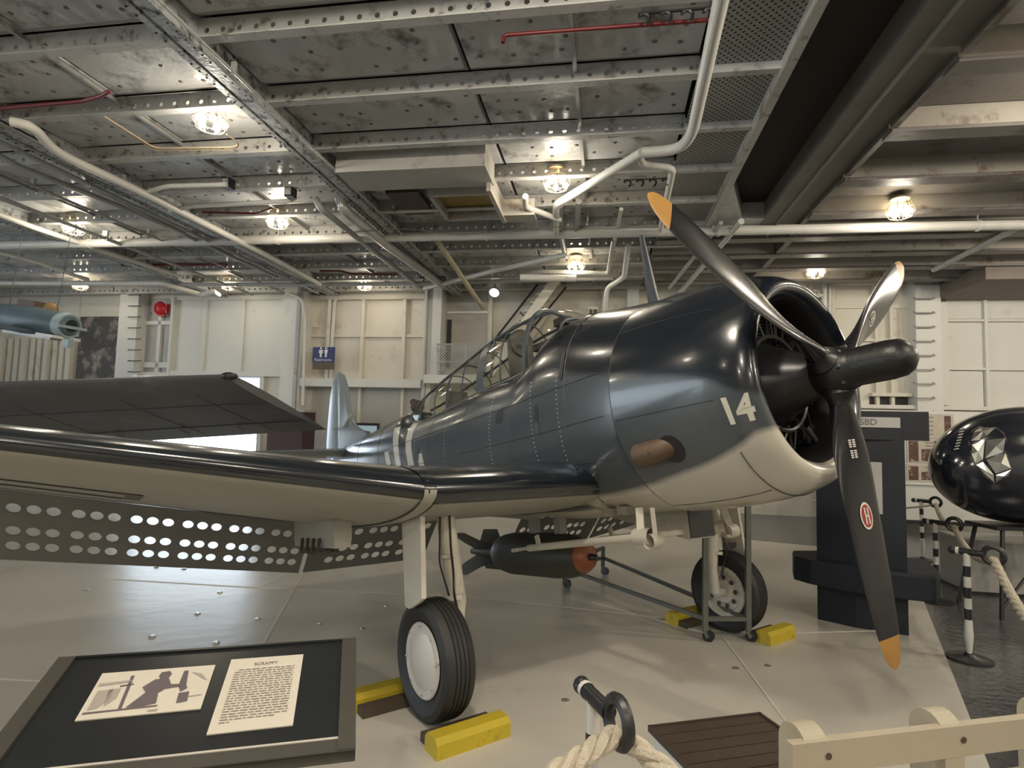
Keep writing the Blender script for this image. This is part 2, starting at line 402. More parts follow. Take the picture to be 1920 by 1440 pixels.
# bay with the red alarm bell
wrect(272, 560, 326, 700, .02, 'bay_plate', greyp); wrect(298, 580, 304, 720, .1, 'bay_stiffener', whitew)
wrect(272, 603, 326, 610, .1, 'bay_stiffener', whitew); wrect(272, 680, 326, 690, .1, 'bay_stiffener', whitew); wrect(326, 560, 330, 720, .2, 'bay_stiffener', whitew); wrect(268, 560, 274, 720, .14, 'bay_stiffener', whitew)
# corrugated partition and light wall at far left
for k in range(12):
    wrect(-20+k*14, 636, -13+k*14+1, 760, .18+.03*(k % 3), 'partition_fold', cream, .0)
wrect(-40, 545, 150, 636, .03, 'upper_plate', cream)
# restroom bay
for x in (583, 620, 683, 760): wrect(x-3, 555, x+3, 715, .16, 'wall_stiffener', cream)
wrect(583, 628, 800, 633, .1, 'wall_stiffener', cream); wrect(583, 556, 800, 564, .2, 'wall_stiffener', cream)
wrect(578, 713, 800, 728, .5, 'shelf_beam', whitew)
for x in (675, 755): wrect(x-2, 728, x+3, 800, .1, 'wall_stiffener', cream)
wrect(583, 560, 600, 615, .05, 'wall_plate', cream)
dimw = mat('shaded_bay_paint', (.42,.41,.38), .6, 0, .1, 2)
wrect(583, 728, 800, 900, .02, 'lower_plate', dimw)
wrect(1175, 520, 1196, 700, .3, 'wall_post', whitew)
wrect(1128, 545, 1134, 700, .15, 'wall_stiffener', cream); wrect(918, 548, 924, 700, .15, 'wall_stiffener', cream)
wrect(838, 548, 912, 690, .02, 'wall_plate', mat('dim_plate', (.40,.38,.34), .6)); wrect(840, 585, 918, 589, .1, 'wall_stiffener', cream)
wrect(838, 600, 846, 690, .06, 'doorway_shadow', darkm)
wrect(1180, 565, 1700, 580, .06, 'wall_plate', cream); wrect(1400, 527, 1640, 537, .25, 'wall_beam', cream)
for x in (1560, 1640, 1668): wrect(x-3, 535, x+3, 760, .12, 'wall_stiffener', cream)
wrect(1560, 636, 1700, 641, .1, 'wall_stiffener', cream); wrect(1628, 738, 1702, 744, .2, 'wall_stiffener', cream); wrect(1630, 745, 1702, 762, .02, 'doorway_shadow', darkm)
# right ladder column
wrect(1703, 520, 1750, 940, .4, 'rung_column', whitew)
rungg = mat('rung_grey', (.30,.29,.27), .5)
for k in range(11):
    x, z = wl(1731, 535+k*26.5, WD-.41); wpart(MB().tube(bend([(x-.2, WD-.41, z+.04), (x-.2, WD-.5, z), (x+.2, WD-.5, z), (x+.2, WD-.41, z+.04)], .03, 3), .014, 6), 'rung', rungg)
wrect(1753, 570, 1770, 760, .2, 'wall_stiffener', whitew)
# white gridded wall to the right, and board below
for x0, x1 in ((1772, 1842), (1848, 1935)):
    for y0, y1 in ((560, 598), (607, 690), (696, 768)): wrect(x0, y0, x1, y1, .03, 'white_panel', whitew)
wrect(1772, 600, 1935, 604, .1, 'panel_frame', whitew); wrect(1772, 690, 1935, 695, .1, 'panel_frame', whitew); wrect(1842, 560, 1848, 770, .12, 'panel_frame', whitew)
wrect(1590, 762, 1935, 769, .3, 'panel_ledge', whitew)
skirt = mat('black_skirting', (.02,.02,.02), .5)
wrect(1560, 906, 1850, 975, .05, 'dado_panel', whitew, 1.3); wrect(1560, 903, 1850, 908, .1, 'dado_cap', whitew, 1.3); wrect(1560, 974, 1850, 981, .07, 'skirting', skirt, 1.3)
wrect(1560, 770, 1850, 904, .04, 'poster_backing', whitew, 1.3)
MB().bx(7.3, 12.5, 12.6, 14.6, 5.0, 5.3).build('trim_1', mat('soffit_paint', (.16,.13,.11), .6, 0, .3, 3), kind='structure', mw=BM)
# ================================================================== LAMPS
bulbm = mat('lit_bulb', (1,.9,.7), .3, emit=(1,.80,.50), es=14.0); bulbm.cycles.emission_sampling = 'NONE'
cagem = mat('lamp_cage_metal', (.45,.38,.28), .5, .6)
LP = [((395,230),5.2,'caged lamp cluster nearest the photographer, between the girders at left'),
 ((138,430),5.2,'caged lamp cluster above the horizontal pipe at far left'),
 ((520,418),5.2,'caged lamp cluster beside the red sprinkler line'),
 ((1043,352),5.15,'large bright caged lamp cluster under the angled white pipe'),
 ((1080,500),5.2,'caged lamp cluster above the canopy, near the white conduit loop'),
 ((1688,405),5.15,'caged lamp cluster above the pipe in the right-hand coffered bay'),
 ((1530,513),5.2,'caged lamp cluster behind the engine cowling'),
 ((683,537),5.2,'caged lamp pair over the restroom bay'),
 ((428,537),5.2,'caged lamp pair over the white framed panels'),
 ((150,537),5.2,'caged lamp pair above the hanging model aeroplane')]
def lamp(loc, label, grp, first=[None], power=LAMP_W):
    t = thing('ceiling_lamp', label, 'lamp', (loc[0], loc[1], 5.45), None, grp)
    dz = loc[2]-5.45
    if first[0] is None:
        a = MB().lathe([(0,0),(0,.13),(.03,.12),(.05,.05)], (0,0,-.05), (0,0,1), 14).build('mounting_plate', cagem, t, True)
        bs = []
        for k in range(5):
            an = 2*math.pi*k/5+.3; c = (math.cos(an)*.11, math.sin(an)*.11, dz+.04)
            bs.append(MB().lathe([(-.09,0),(-.075,.028),(-.045,.042),(-.01,.03),(.03,.016),(.06,.016)], c, (-math.cos(an)*.6, -math.sin(an)*.6, 1), 10).build('bulb', bulbm, t, True))
        cg = MB()
        for zz, rr in ((dz-.06,.15),(dz+.02,.19),(dz+.10,.15)): cg.tube([(math.cos(2*math.pi*j/16)*rr, math.sin(2*math.pi*j/16)*rr, zz) for j in range(16)], .004, 4, closed=True)
        for j in range(8):
            an = 2*math.pi*j/8; ca, sa = math.cos(an), math.sin(an); cg.tube([(ca*.05,sa*.05,dz-.10),(ca*.15,sa*.15,dz-.06),(ca*.19,sa*.19,dz+.02),(ca*.13,sa*.13,dz+.17)], .004, 4)
        cgo = cg.build('wire_cage', cagem, t, True); first[0] = [a, cgo]+bs
    else:
        for o in first[0]: c = o.copy(); C.objects.link(c); c.parent = t
    l = bpy.data.lights.new('lamp_light', 'POINT'); l.energy = power; l.color = (1, .90, .75); l.shadow_soft_size = .14
    lo = bpy.data.objects.new('lamp_light', l); C.objects.link(lo); lo.parent = t; lo.location = (0,0,dz-.12)
    return t
for (p, z, lab) in LP: lamp(flr(p[0], p[1], z), lab, 'caged lamp clusters under the deck head', power=LAMP_W*(.45 if p[1] > 495 else 1))
names_ = ['over the photographer at left','straight over the photographer','over the photographer at right','in the coffered bay right of the dark slot','beyond the left edge','behind the photographer at left','behind the photographer','behind the photographer at right','far behind at left','far behind at right','beyond the right edge, near','beyond the right edge, far','beyond the right edge behind the photographer']
for q, (d, r) in enumerate(((1.5,-5.2),(1.5,-.6),(1.2,4.5),(5.6,4.6),(4.2,-9.6),(-3,-5),(-3,0),(-3,5),(-8,-3),(-8,4),(5.4,9),(9.6,9.2),(0,9))):
    lamp(BW(d, r, 5.2), 'caged lamp cluster overhead, '+names_[q], 'overhead lamps out of view', power=FAR_W*(.16 if r < -3 else .3 if (d, r) == (5.6, 4.6) else 1))
# small round floodlight near the stair
p = BW(14.0, wl(928, 545, 14.0)[0], wl(928, 545, 14.0)[1])
t = thing('floodlight', 'small round floodlight left of the inclined stair', 'lamp', p)
sub(MB().lathe([(0,.05),(.03,.13),(.10,.15),(.11,.12)], p+UZ*.0, (-.1,-.6,-.55), 16), 'shade', greyp, t, True)
sub(MB().lathe([(.09,0),(.09,.12)], p, (-.1,-.6,-.55), 16), 'lens', mat('lit_lens', (1,1,1), .3, emit=(1,.9,.7), es=5), t)
sub(MB().tube([p, p+UZ*.35], .02, 6), 'stem', greyp, t)
# ================================================================== PIPES
def pipe(name, pts, z, r, m, label, cat='pipe', n=10, rad=.12, group=None, straps=0):
    P = []
    for q in pts: P.append(flr(q[0], q[1], q[2] if len(q) > 2 else z))
    mb = MB().tube(bend(P, rad) if len(P) > 2 else P, r, n)
    c = centred(mb); o = mb.build(name, m, None, True, label, cat, group); o.location = c
    for k in range(straps):
        q = P[0].lerp(P[-1], (k+.5)/straps); dv = (P[-1]-P[0]).normalized()
        b = MB().tube([q-dv*.02-c, q+dv*.02-c], r*1.18, n); b.bx(q.x-c.x-.008, q.x-c.x+.008, q.y-c.y-.008, q.y-c.y+.008, q.z-c.z, 5.5-c.z); b.build('strap', m, o, True)
    return o
pipe('cross_pipe', [(-300,466),(2100,417)], 5.2, .082, pipem, 'long white horizontal pipe crossing the whole hangar', straps=6)
pipe('drain_pipe', [(1440,-420),(1352,0),(1298,252),(1272,281),(1203,286)], 5.13, .062, pipem, 'thick white pipe running beside the perforated panels', rad=.25)
pipe('branch_pipe', [(1203,286),(1043,383),(1043,440,5.2)], 5.13, .055, pipem, 'white branch pipe angled down to the big lamp')
pipe('loop_pipe', [(1198,290),(1205,310),(1262,315),(1238,432)], 5.16, .045, pipem, 'white crooked pipe looping under the thick white pipe')
pipe('elbow_pipe', [(985,368),(985,388),(1050,412)], 5.13, .045, pipem, 'short white elbow pipe left of the big lamp')
pipe('vertical_riser', [(1050,385),(1052,440),(1060,480)], 5.25, .05, greyp, 'grey pipe behind the big lamp')
pipe('parallel_riser', [(1085,378),(1080,430)], 5.25, .045, greyp, 'short grey pipe right of the big lamp')
pipe('thin_riser', [(1165,392),(1140,515)], 5.25, .03, pipem, 'thin white conduit right of the big lamp')
pipe('sprinkler_pipe', [(943,80,5.13),(945,66),(1335,37)], 5.2, .018, redm, 'dark red sprinkler pipe near the top of the photograph', rad=.03)
pipe('sprinkler_pipe', [(-20,205),(155,190),(190,180),(203,172)], 5.2, .022, redm, 'dark red sprinkler pipe at the left edge', rad=.04)
pipe('sprinkler_pipe', [(600,508),(640,508),(660,514),(745,515)], 5.22, .022, redm, 'dark red sprinkler pipe above the restroom bay', rad=.1)
pipe('sprinkler_pipe', [(228,497),(425,496)], 5.25, .03, redm, 'dark red straight pipe above the white framed panels')
pipe('sprinkler_pipe', [(380,398),(480,400),(510,390)], 5.2, .018, redm, 'dark red thin pipe left of the caged lamp', rad=.05)
pipe('water_main', [(20,228),(62,236),(100,283),(270,362),(500,478),(600,533)], 5.13, .055, pipem, 'cream pipe following the left girder diagonally', rad=.3)
pipe('water_main', [(-40,270),(35,312),(270,405),(345,437)], 5.18, .04, greyp, 'grey pipe left of the cream diagonal pipe')
pipe('water_main', [(80,305),(215,372),(345,440),(520,520)], 5.2, .035, greyp, 'thinner grey pipe between the diagonal pipes')
pipe('water_main', [(-20,395),(60,425),(215,478),(330,515)], 5.2, .05, pipem, 'pale pipe at the left under the horizontal pipe')
pipe('water_main', [(-20,468),(70,492),(165,525)], 5.15, .045, pipem, 'pale pipe lowest at the left edge')
pipe('branch_conduit', [(268,363),(312,349),(425,346)], 5.16, .034, pipem, 'pale conduit branching to the dark junction box')
pipe('branch_conduit', [(318,394),(365,386),(548,377),(548,362,5.3)], 5.16, .036, pipem, 'pale conduit branching above the red pipe')
for k in range(2):
    pipe('lamp_conduit', [(195,218),(290,282-k*4),(438,281-k*5),(450,270),(425,252)], 5.22, .011, mat('tan_conduit', (.45,.37,.26), .5), 'tan thin conduit looping to the nearest lamp, '+('outer line' if k == 0 else 'inner line'), rad=.1)
pipe('duct_pipe', [(592,372,5.3),(600,390),(690,462),(790,540)], 5.15, .05, greyp, 'grey pipe above the restroom bay, thin one of two')
pipe('duct_pipe', [(638,372,5.3),(643,392),(720,455),(830,535)], 5.12, .085, mat('shiny_pipe', (.42,.42,.41), .25, .3, .2), 'thick shiny grey pipe above the restroom bay')
pipe('angled_strut', [(818,448,5.2),(906,578,4.6)], 5.2, .05, mat('ochre_strut', (.42,.37,.25), .5, 0, .3, 6), 'dirty ochre strut sloping down towards the stair')
pipe('wall_pipe', [(795,541),(925,508),(1060,478)], 5.1, .05, pipem, 'white pipe sloping right above the stair')
pipe('wall_pipe', [(-30,531),(305,531),(378,553,5.0),(400,547,5.0),(410,553,5.0)], 5.1, .06, pipem, 'white crooked pipe ending over the white framed panels', rad=.06)
pipe('wall_pipe', [(300,533),(600,534),(740,532),(1150,522)], 5.15, .045, greyp, 'grey straight pipe along the top of the back wall')
pipe('wall_pipe', [(985,515),(1010,509),(1140,512),(1150,450,5.25)], 5.1, .04, pipem, 'white conduit loop beside the lamp over the canopy', rad=.1)
pipe('wall_pipe', [(975,520),(1080,522)], 4.95, .07, pipem, 'thick white pipe stub under the lamp over the canopy')
pipe('wall_pipe', [(1178,460),(1170,520,4.95),(1138,540,4.8),(1133,600,4.2)], 5.2, .05, pipem, 'white bent pipe behind the antenna mast')
pipe('diagonal_brace', [(1275,548,4.95),(1390,415,5.2)], 5.2, .05, pipem, 'pale diagonal tube behind the upper propeller blade')
pipe('diagonal_brace', [(1255,540,4.95),(1352,418,5.2)], 5.2, .035, greyp, 'grey diagonal tube left of the pale one')
pipe('diagonal_brace', [(1750,506,5.2),(1925,418,5.2)], 5.2, .05, greyp, 'grey diagonal tube at the right edge')
pipe('sagging_wire', [(640,437,5.0),(760,428,5.1),(860,441,4.98),(1000,428,5.05),(1060,425,5.1)], 5.1, .008, mat('wire_dark', (.1,.09,.08), .6), 'thin wire looped under the long horizontal pipe', 'wire', 6, .3)
for k_, (rr, zz, r_, lb) in enumerate(((-6.93,5.19,.022,'thin grey conduit along the right side of the second girder'),(-7.36,5.18,.03,'grey conduit along the left side of the second girder'),(-6.80,5.17,.014,'thinnest dark cable beside the second girder'),(-3.58,5.20,.016,'thin cable along the right side of the nearest girder'),(-9.2,5.16,.035,'pale conduit in the far left bay'),(-8.3,5.2,.02,'thin grey conduit in the left bay'))):
    mb = MB(BM).tube([(rr, 2.5 if k_ != 4 else 6, zz), (rr, 13.9, zz)], r_, 8); q0 = centred(mb); o = mb.build('conduit', blackm if k_ == 2 else greyp, None, True, lb, 'pipe'); o.location = q0
    for d_ in (4.9, 7.1, 9.3, 11.5):
        b = MB(BM).bx(rr-r_*1.5, rr+r_*1.5, d_-.015, d_+.015, zz-r_*1.2, 5.3); b.v = [tuple(Vector(v)-q0) for v in b.v]; b.build('clip', greyp, o)
for lab, (px, py) in (('dark square junction box at the end of the pale conduit', (428,345)), ('brown junction box at the end of the upper pale conduit', (545,362))):
    p = flr(px, py, 5.22); t = thing('ceiling_box', lab, 'box', p, BM.to_3x3()); MB().box((0,0,0), (.12,.14,.14)).build('case', blackm, t); MB().box((0,-.075,0), (.09,.01,.10)).build('cover', greyp, t)
def wallpipe(name, pts, r, m, label, off=.12, rad=.15):
    P = [B1*(WD-off)+B2*wl(x, y, WD-off)[0]+UZ*wl(x, y, WD-off)[1] for x, y in pts]
    mb = MB().tube(bend(P, rad) if len(P) > 2 else P, r, 10); c = centred(mb); o = mb.build(name, m, None, True, label, 'pipe'); o.location = c; return o
wallpipe('wall_pipe', [(645,556),(628,560),(622,650),(620,712)], .05, pipem, 'white curved pipe right of the restroom sign')
wallpipe('wall_pipe', [(545,550),(566,560),(572,600),(568,760)], .04, pipem, 'white thin pipe hooked on the column by the restroom sign', .62)
for k, x in enumerate((1519, 1546, 1556)):
    wallpipe('valve_pipe', [(x, 520+8*k), (x, 640)], (.05,.06,.04)[k], pipem, ('left','middle','right')[k]+' white vertical pipe behind the engine cowling', .2)
for k, (x, y) in enumerate(((1528,552),(1532,596))):
    p = B1*(WD-.3)+B2*wl(x, y, WD-.3)[0]+UZ*wl(x, y, WD-.3)[1]
    t = thing('pipe_valve', ('upper','lower')[k]+' white valve on the pipes behind the cowling', 'valve', p)
    b = MB(); b.tube([p+B2*(math.cos(a*.4)*.10)+UZ*(math.sin(a*.4)*.10) for a in range(16)], .015, 6, closed=True); b.bar(p-B2*.1, p+B2*.1, .015, .015); b.bar(p-UZ*.1, p+UZ*.1, .015, .015, B2)
    sub(b, 'handwheel', pipem, t, True); sub(MB().lathe([(-.2,.04),(0,.07),(.2,.04)], p+B1*.1, B2, 10), 'body', pipem, t, True)
# black hose-hook racks under the deck head
for lab, (px, py), n in (('black hook rack beside the red pipe at the top',(1268,20),4), ('black hook rack above the upper propeller tip',(1212,336),4), ('small black hook rack over the restroom column',(812,519),3)):
    p = flr(px, py, 5.22); t = thing('hook_rack', lab, 'hook rack', p)
    b = MB(); b.bar(p-B2*.3, p+B2*.3, .02, .015)
    sub(b, 'rail', blackm, t)
    for k in range(n):
        q = p+B2*(-.25+.5*k/(n-1)); rr = .045
        sub(MB().tube([q+B2*math.cos(a)*rr+UZ*(math.sin(a)*rr-.05) for a in [(-1.2+.45*j) for j in range(10)]], .014, 6), 'hook', blackm, t, True)
# ventilation duct boxes and the ochre hatch
a = cl(640, 335, 5.12); b_ = cl(884, 300, 5.12)
mb = MB(BM); mb.bx(-3.55, -1.55, 7.0, 7.62, 5.14, 5.45)
single(mb, 'ventilation_duct', mat('duct_grey', (.40,.39,.36), .5, 0, .15, 2, grime=(.22,.20,.16), gamt=.58), 'flat grey duct box bolted under the plates left of the big lamp', 'duct')
mb = MB(BM); mb.bx(-1.63, -1.57, 7.5, 8.75, 5.02, 5.3); mb.bx(-1.6, -1.1, 8.5, 8.8, 5.05, 5.3); 
single(mb, 'duct_bracket', coff, 'cream angle bracket beside the ochre hatch', 'bracket')
x0 = cl(822, 365, 5.28); x1 = cl(905, 400, 5.28)
mb = MB(BM)
for (r0, r1, d0, d1) in ((-2.62,-2.56,8.05,9.05),(-1.66,-1.60,8.05,9.05),(-2.62,-1.60,8.02,8.08),(-2.62,-1.60,9.02,9.08)): mb.bx(r0, r1, d0, d1, 5.20, 5.34)
o = single(mb, 'deck_hatch', coff, 'square hatch with an ochre lining under the deck head', 'hatch')
o2 = MB(BM).bx(-2.56, -1.66, 8.08, 9.02, 5.33, 5.35); c_ = o.location; o2.v = [tuple(Vector(v)-c_) for v in o2.v]; o2.build('hatch_lining', mat('ochre_lining', (.30,.21,.05), .6, 0, .3, 5), o)
mb = MB(BM).bx(-3.3, -2.8, 8.1, 9.0, 5.30, 5.345); single(mb, 'hatch_cover', mat('brown_lining', (.055,.035,.02), .6), 'dark brown hatch panel left of the ochre hatch', 'hatch')
# ================================================================== WALL FITTINGS
def wallthing(name, px, py, off, label, cat):
    r, z = wl(px, py, WD-off); p = BW(WD-off, r, z)
    m = BM.to_3x3(); return thing(name, label, cat, p, m), p
def T(px, py, off): 
    r, z = wl(px, py, WD-off); return (r, z)
def flat(parent, corners, off, th, name, m, label=None):
    # corners px -> box on plane at depth WD-off, expressed in BM frame
    (x0, y0), (x1, y1) = corners; xm, ym = (x0+x1)/2, (y0+y1)/2
    a = T(x0, ym, off)[0]; b = T(x1, ym, off)[0]; lo = T(xm, y1, off)[1]; hi = T(xm, y0, off)[1]
    return sub(MB(BM).bx(a, b, WD-off-th, WD-off, lo, hi), name, m, parent, label=label), (a, b, lo, hi)
def flattext(parent, txt, r, z, size, off, name, m, th=0):
    v, f = text_mesh(txt, size); mb = MB(BM); mb._a([(r+x, WD-off, z+y) for x, y, _ in v], f); return sub(mb, name, m, parent)
# restroom sign
t, p = wallthing('restroom_sign', 605, 670, .62, 'blue restroom sign with two white figures beside the white column', 'sign')
bluem = mat('sign_blue', (.035,.045,.16), .5); sgw = mat('sign_white', (.75,.75,.75), .5)
_, (a, b, lo, hi) = flat(t, ((587,651),(628,680)), .62, .03, 'sign_board', bluem)
flat(t, ((587,680),(627,693)), .62, .03, 'lower_board', mat('sign_brown', (.10,.08,.05), .5), 'brown strip under the blue board')
cx = (a+b)/2; zz = hi-(hi-lo)*.33
for k, sx in enumerate((-.07, .07)):
    mb = MB(BM); mb.lathe([(-.002,0),(-.002,.028),(0,.028)], (cx+sx, WD-.655, zz+.10), (0,1,0), 10)
    bw, tw = (.03, .05) if k else (.05, .03)
    mb.prism([(-.05,.06),(-bw-.005,-.03),(-.025,-.03),(-.025,-.13),(.025,-.13),(.025,-.03),(bw+.005,-.03),(.05,.06)], (cx+sx, WD-.655, zz), (1,0,0), (0,0,1), .003)
    sub(mb, 'figure', sgw, t)
flattext(t, 'Restrooms', cx, lo+.07, .105, .655, 'lettering', sgw)
flat(t, ((578,652),(588,656)), .60, .02, 'mounting_arm', greyp)
# alarm bell
t, p = wallthing('alarm_bell', 301, 578, .25, 'red fire bell on a white post left of the framed panels', 'bell')
rb = mat('alarm_red', (.45,.01,.02), .35)
sub(MB().lathe([(0,.05),(.02,.16),(.08,.19),(.13,.14),(.15,0)], p+B1*.05, -B1, 20), 'gong', rb, t, True)
sub(MB(BM).box((p.dot(B2)+.1, WD-.22, p.z), (.2,.1,.26)).box((p.dot(B2), WD-.2, p.z-.18), (.24,.1,.06)), 'box', rb, t)
# mural poster at far left
t, p = wallthing('mural', 195, 655, .1, 'dark brown photographic mural at the far left behind the model plane', 'poster')
mm = mat('mural_print', (.055,.045,.038), .5, 0, .5, 1.2, grime=(.33,.28,.24), gamt=.50, gscale=1.7)
flat(t, ((148,594),(241,722)), .1, .04, 'print', mm)
# monitor on the lower shelf
t, p = wallthing('monitor', 687, 810, .5, 'pale blue monitor screen behind the tail of the bomber', 'screen')
_, (a, b, lo, hi) = flat(t, ((660,793),(711,840)), .5, .05, 'bezel', blackm)
flat(t, ((664,798),(706,836)), .55, .005, 'screen_glass', mat('screen_on', (.25,.33,.38), .3, emit=(.35,.48,.55), es=.35))
# junction boxes
for lab, c in (('grey junction box on the wall behind the windscreen', ((1100,592),(1134,625))), ('small twin-window box above the junction box', ((1103,577),(1122,590)))):
    t, p = wallthing('junction_box', (c[0][0]+c[1][0])/2, (c[0][1]+c[1][1])/2, .1, lab, 'box')
    flat(t, c, .1, .15, 'case', whitew); xm = (c[0][0]+c[1][0])/2; ym = (c[0][1]+c[1][1])/2
    if 'twin' in lab: flat(t, ((1105,580),(1111,588)), .26, .01, 'window', blackm); flat(t, ((1113,580),(1120,588)), .26, .01, 'window', blackm)
    else: flat(t, ((xm-3,ym-8),(xm+2,ym-2)), .26, .01, 'latch', blackm)
# inclined stair with underside treads
t, p = wallthing('inclined_ladder', 985, 620, .6, 'white inclined stair with dark handrails behind the canopy', 'stair')
def wp(px, py, off): r, z = T(px, py, off); return BW(WD-off, r, z)
for off, nm in ((.55,'stringer'),(1.25,'stringer')):
    a_ = wp(918, 700, off); b_ = wp(1045, 520, off) if off < 1 else a_ + (wp(1045,520,.55)-wp(918,700,.55)); sub(MB().bar(a_, b_, .04, .22), nm, cream, t)
A0 = wp(912, 668, .9); A1 = wp(1022, 528, .9)
for off, x0, y0, x1, y1 in ((.5,908,662,1008,533),(.5,962,660,1062,538)): sub(MB().tube([wp(x0,y0,off), wp(x1,y1,off)], .025, 6), 'handrail', blackm, t)
for k in range(12):
    q = wp(918,700,.9).lerp(wp(1045,520,.9), (k+.5)/12); sub(MB(BM).box((q.dot(B2), WD-.9, q.z), (.26,.66,.03)), 'tread', cream, t)
sub(MB().bar(wp(975,585,.5), wp(1000,610,.5), .03, .03), 'brace', blackm, t)
pl = MB(); a_, b_, c_, d_ = wp(922,662,.45), wp(985,655,.45), wp(1062,540,.45), wp(1006,535,.45); pl._a([a_, b_, c_, d_, a_+B1*.02, b_+B1*.02, c_+B1*.02, d_+B1*.02], [(0,1,2,3),(7,6,5,4),(0,4,5,1),(1,5,6,2),(2,6,7,3),(3,7,4,0)])
sub(pl, 'underside_plate', cream, t)
# mesh railing
t, p = wallthing('mesh_railing', 870, 670, .9, 'chain-link railing on the landing left of the stair', 'railing')
mb = MB()
for y in (645, 678, 705): mb.tube([wp(818,y,.9), wp(930,y+1,.9)], .018, 6)
for x in (820, 873, 928): mb.tube([wp(x,645,.9), wp(x,708,.9)], .018, 6)
sub(mb, 'rail_frame', greyp, t)
mb = MB()
for k in range(-8, 20):
    for s in (1, -1):
        x0 = 820+k*5.6; x1 = x0+63*s*1.0
        pts = [(x0, 645), (x1, 705)] if s > 0 else [(x0, 645), (x1, 705)]
        # clip to 820..928
        (xa, ya), (xb, yb) = pts
        def at(x): return ya+(yb-ya)*(x-xa)/(xb-xa)
        lo_, hi_ = max(820, min(xa, xb)), min(928, max(xa, xb))
        if hi_-lo_ > 3: mb.bar(wp(lo_, at(lo_), .9), wp(hi_, at(hi_), .9), .014, .014)
sub(mb, 'wire_mesh', greyp, t); t.children[-1]['kind'] = 'stuff'
sub(MB().bar(wp(800,712,.7), wp(905,712,.7), .5, .2), 'landing_edge', whitew, t)
# posters on the far right board
pdark = mat('poster_print_dark', (.10,.05,.04), .6, 0, .6, 9, grime=(.55,.50,.42), gamt=.55, gscale=7); plight = mat('poster_print_light', (.50,.46,.38), .6, 0, .2, 8); plc = mat('poster_text_grey', (.25,.23,.2), .6)
for lab, c, dark in (('upper text poster on the board right of the kiosk', ((1700,776),(1788,822)), 0), ('middle poster with photographs right of the kiosk', ((1700,824),(1772,868)), 1), ('bottom poster with dark photographs right of the kiosk', ((1700,871),(1785,903)), 1)):
    t, p = wallthing('poster', (c[0][0]+c[1][0])/2, (c[0][1]+c[1][1])/2, 1.35, lab, 'poster')
    flat(t, c, 1.35, .01, 'sheet', plight)
    (x0, y0), (x1, y1) = c
    n = 3 if dark else 0
    for k in range(n): flat(t, ((x0+4+k*24, y0+(y1-y0)*.35*(k % 2)+3), (x0+22+k*24, y1-3)), 1.362, .003, 'picture', pdark)
    for k in range(5 if not dark else 3): flat(t, ((x0+6+(30 if dark else 0), y0+5+k*(8 if not dark else 6)), (x0+50, y0+7+k*(8 if not dark else 6))), 1.366, .002, 'text_line', plc)
    if not dark: flat(t, ((x1-17, y0+4), (x1-5, y1-2)), 1.362, .003, 'picture', pdark)
# dark shelf clutter under the restroom bay: vertical cowl-like stand and red display seen left of the fin
t = thing('display_case', 'dark maroon display case left of the bomber tail fin', 'case', BW(13.2, -7.6, 0), BM.to_3x3())
sub(MB(BM).bx(-8.0, -7.1, 13.0, 13.6, .2, 2.1), 'case_body', mat('maroon', (.06,.03,.035), .5), t); sub(MB(BM).bx(-8.05, -7.05, 12.95, 13.65, 0, .2), 'plinth', greyp, t); sub(MB(BM).bx(-8.05,-7.05,12.95,13.65,2.1,2.16), 'lid', greyp, t)
# ================================================================== THE DIVE BOMBER
HA, GA = .616, .155
AF = Vector((math.sin(HA), -math.cos(HA), 0)); AL = Vector((math.cos(HA), math.sin(HA), 0)); AO = Vector((.829, 4.825, 0))
HUB = AO+AF*1.778+UZ*2.236
AN = math.cos(GA)*AF+math.sin(GA)*UZ; AU = -math.sin(GA)*AF+math.cos(GA)*UZ
AR = Matrix((AN, AL, AU)).transposed()
plane = thing('dive_bomber', 'dark navy, blue-grey and white propeller dive bomber numbered 14, parked on the pale floor', 'aircraft', AO, AR)
h = AR.transposed() @ (HUB-AO); AT = Matrix.Translation(h)
def A(): return MB(AT)
def a2w(x, y, z): return HUB+AN*x+AL*y+AU*z
def w2a(P): q = P-HUB; return Vector((q.dot(AN), q.dot(AL), q.dot(AU)))
def cen(px, py, y=0): return w2a(hit(px, py, HUB+AL*y, AL))
CAMA = w2a(EYEP)
navy = (.008,.011,.016); bluegrey = (.062,.073,.080); whitec = (.53,.50,.42)
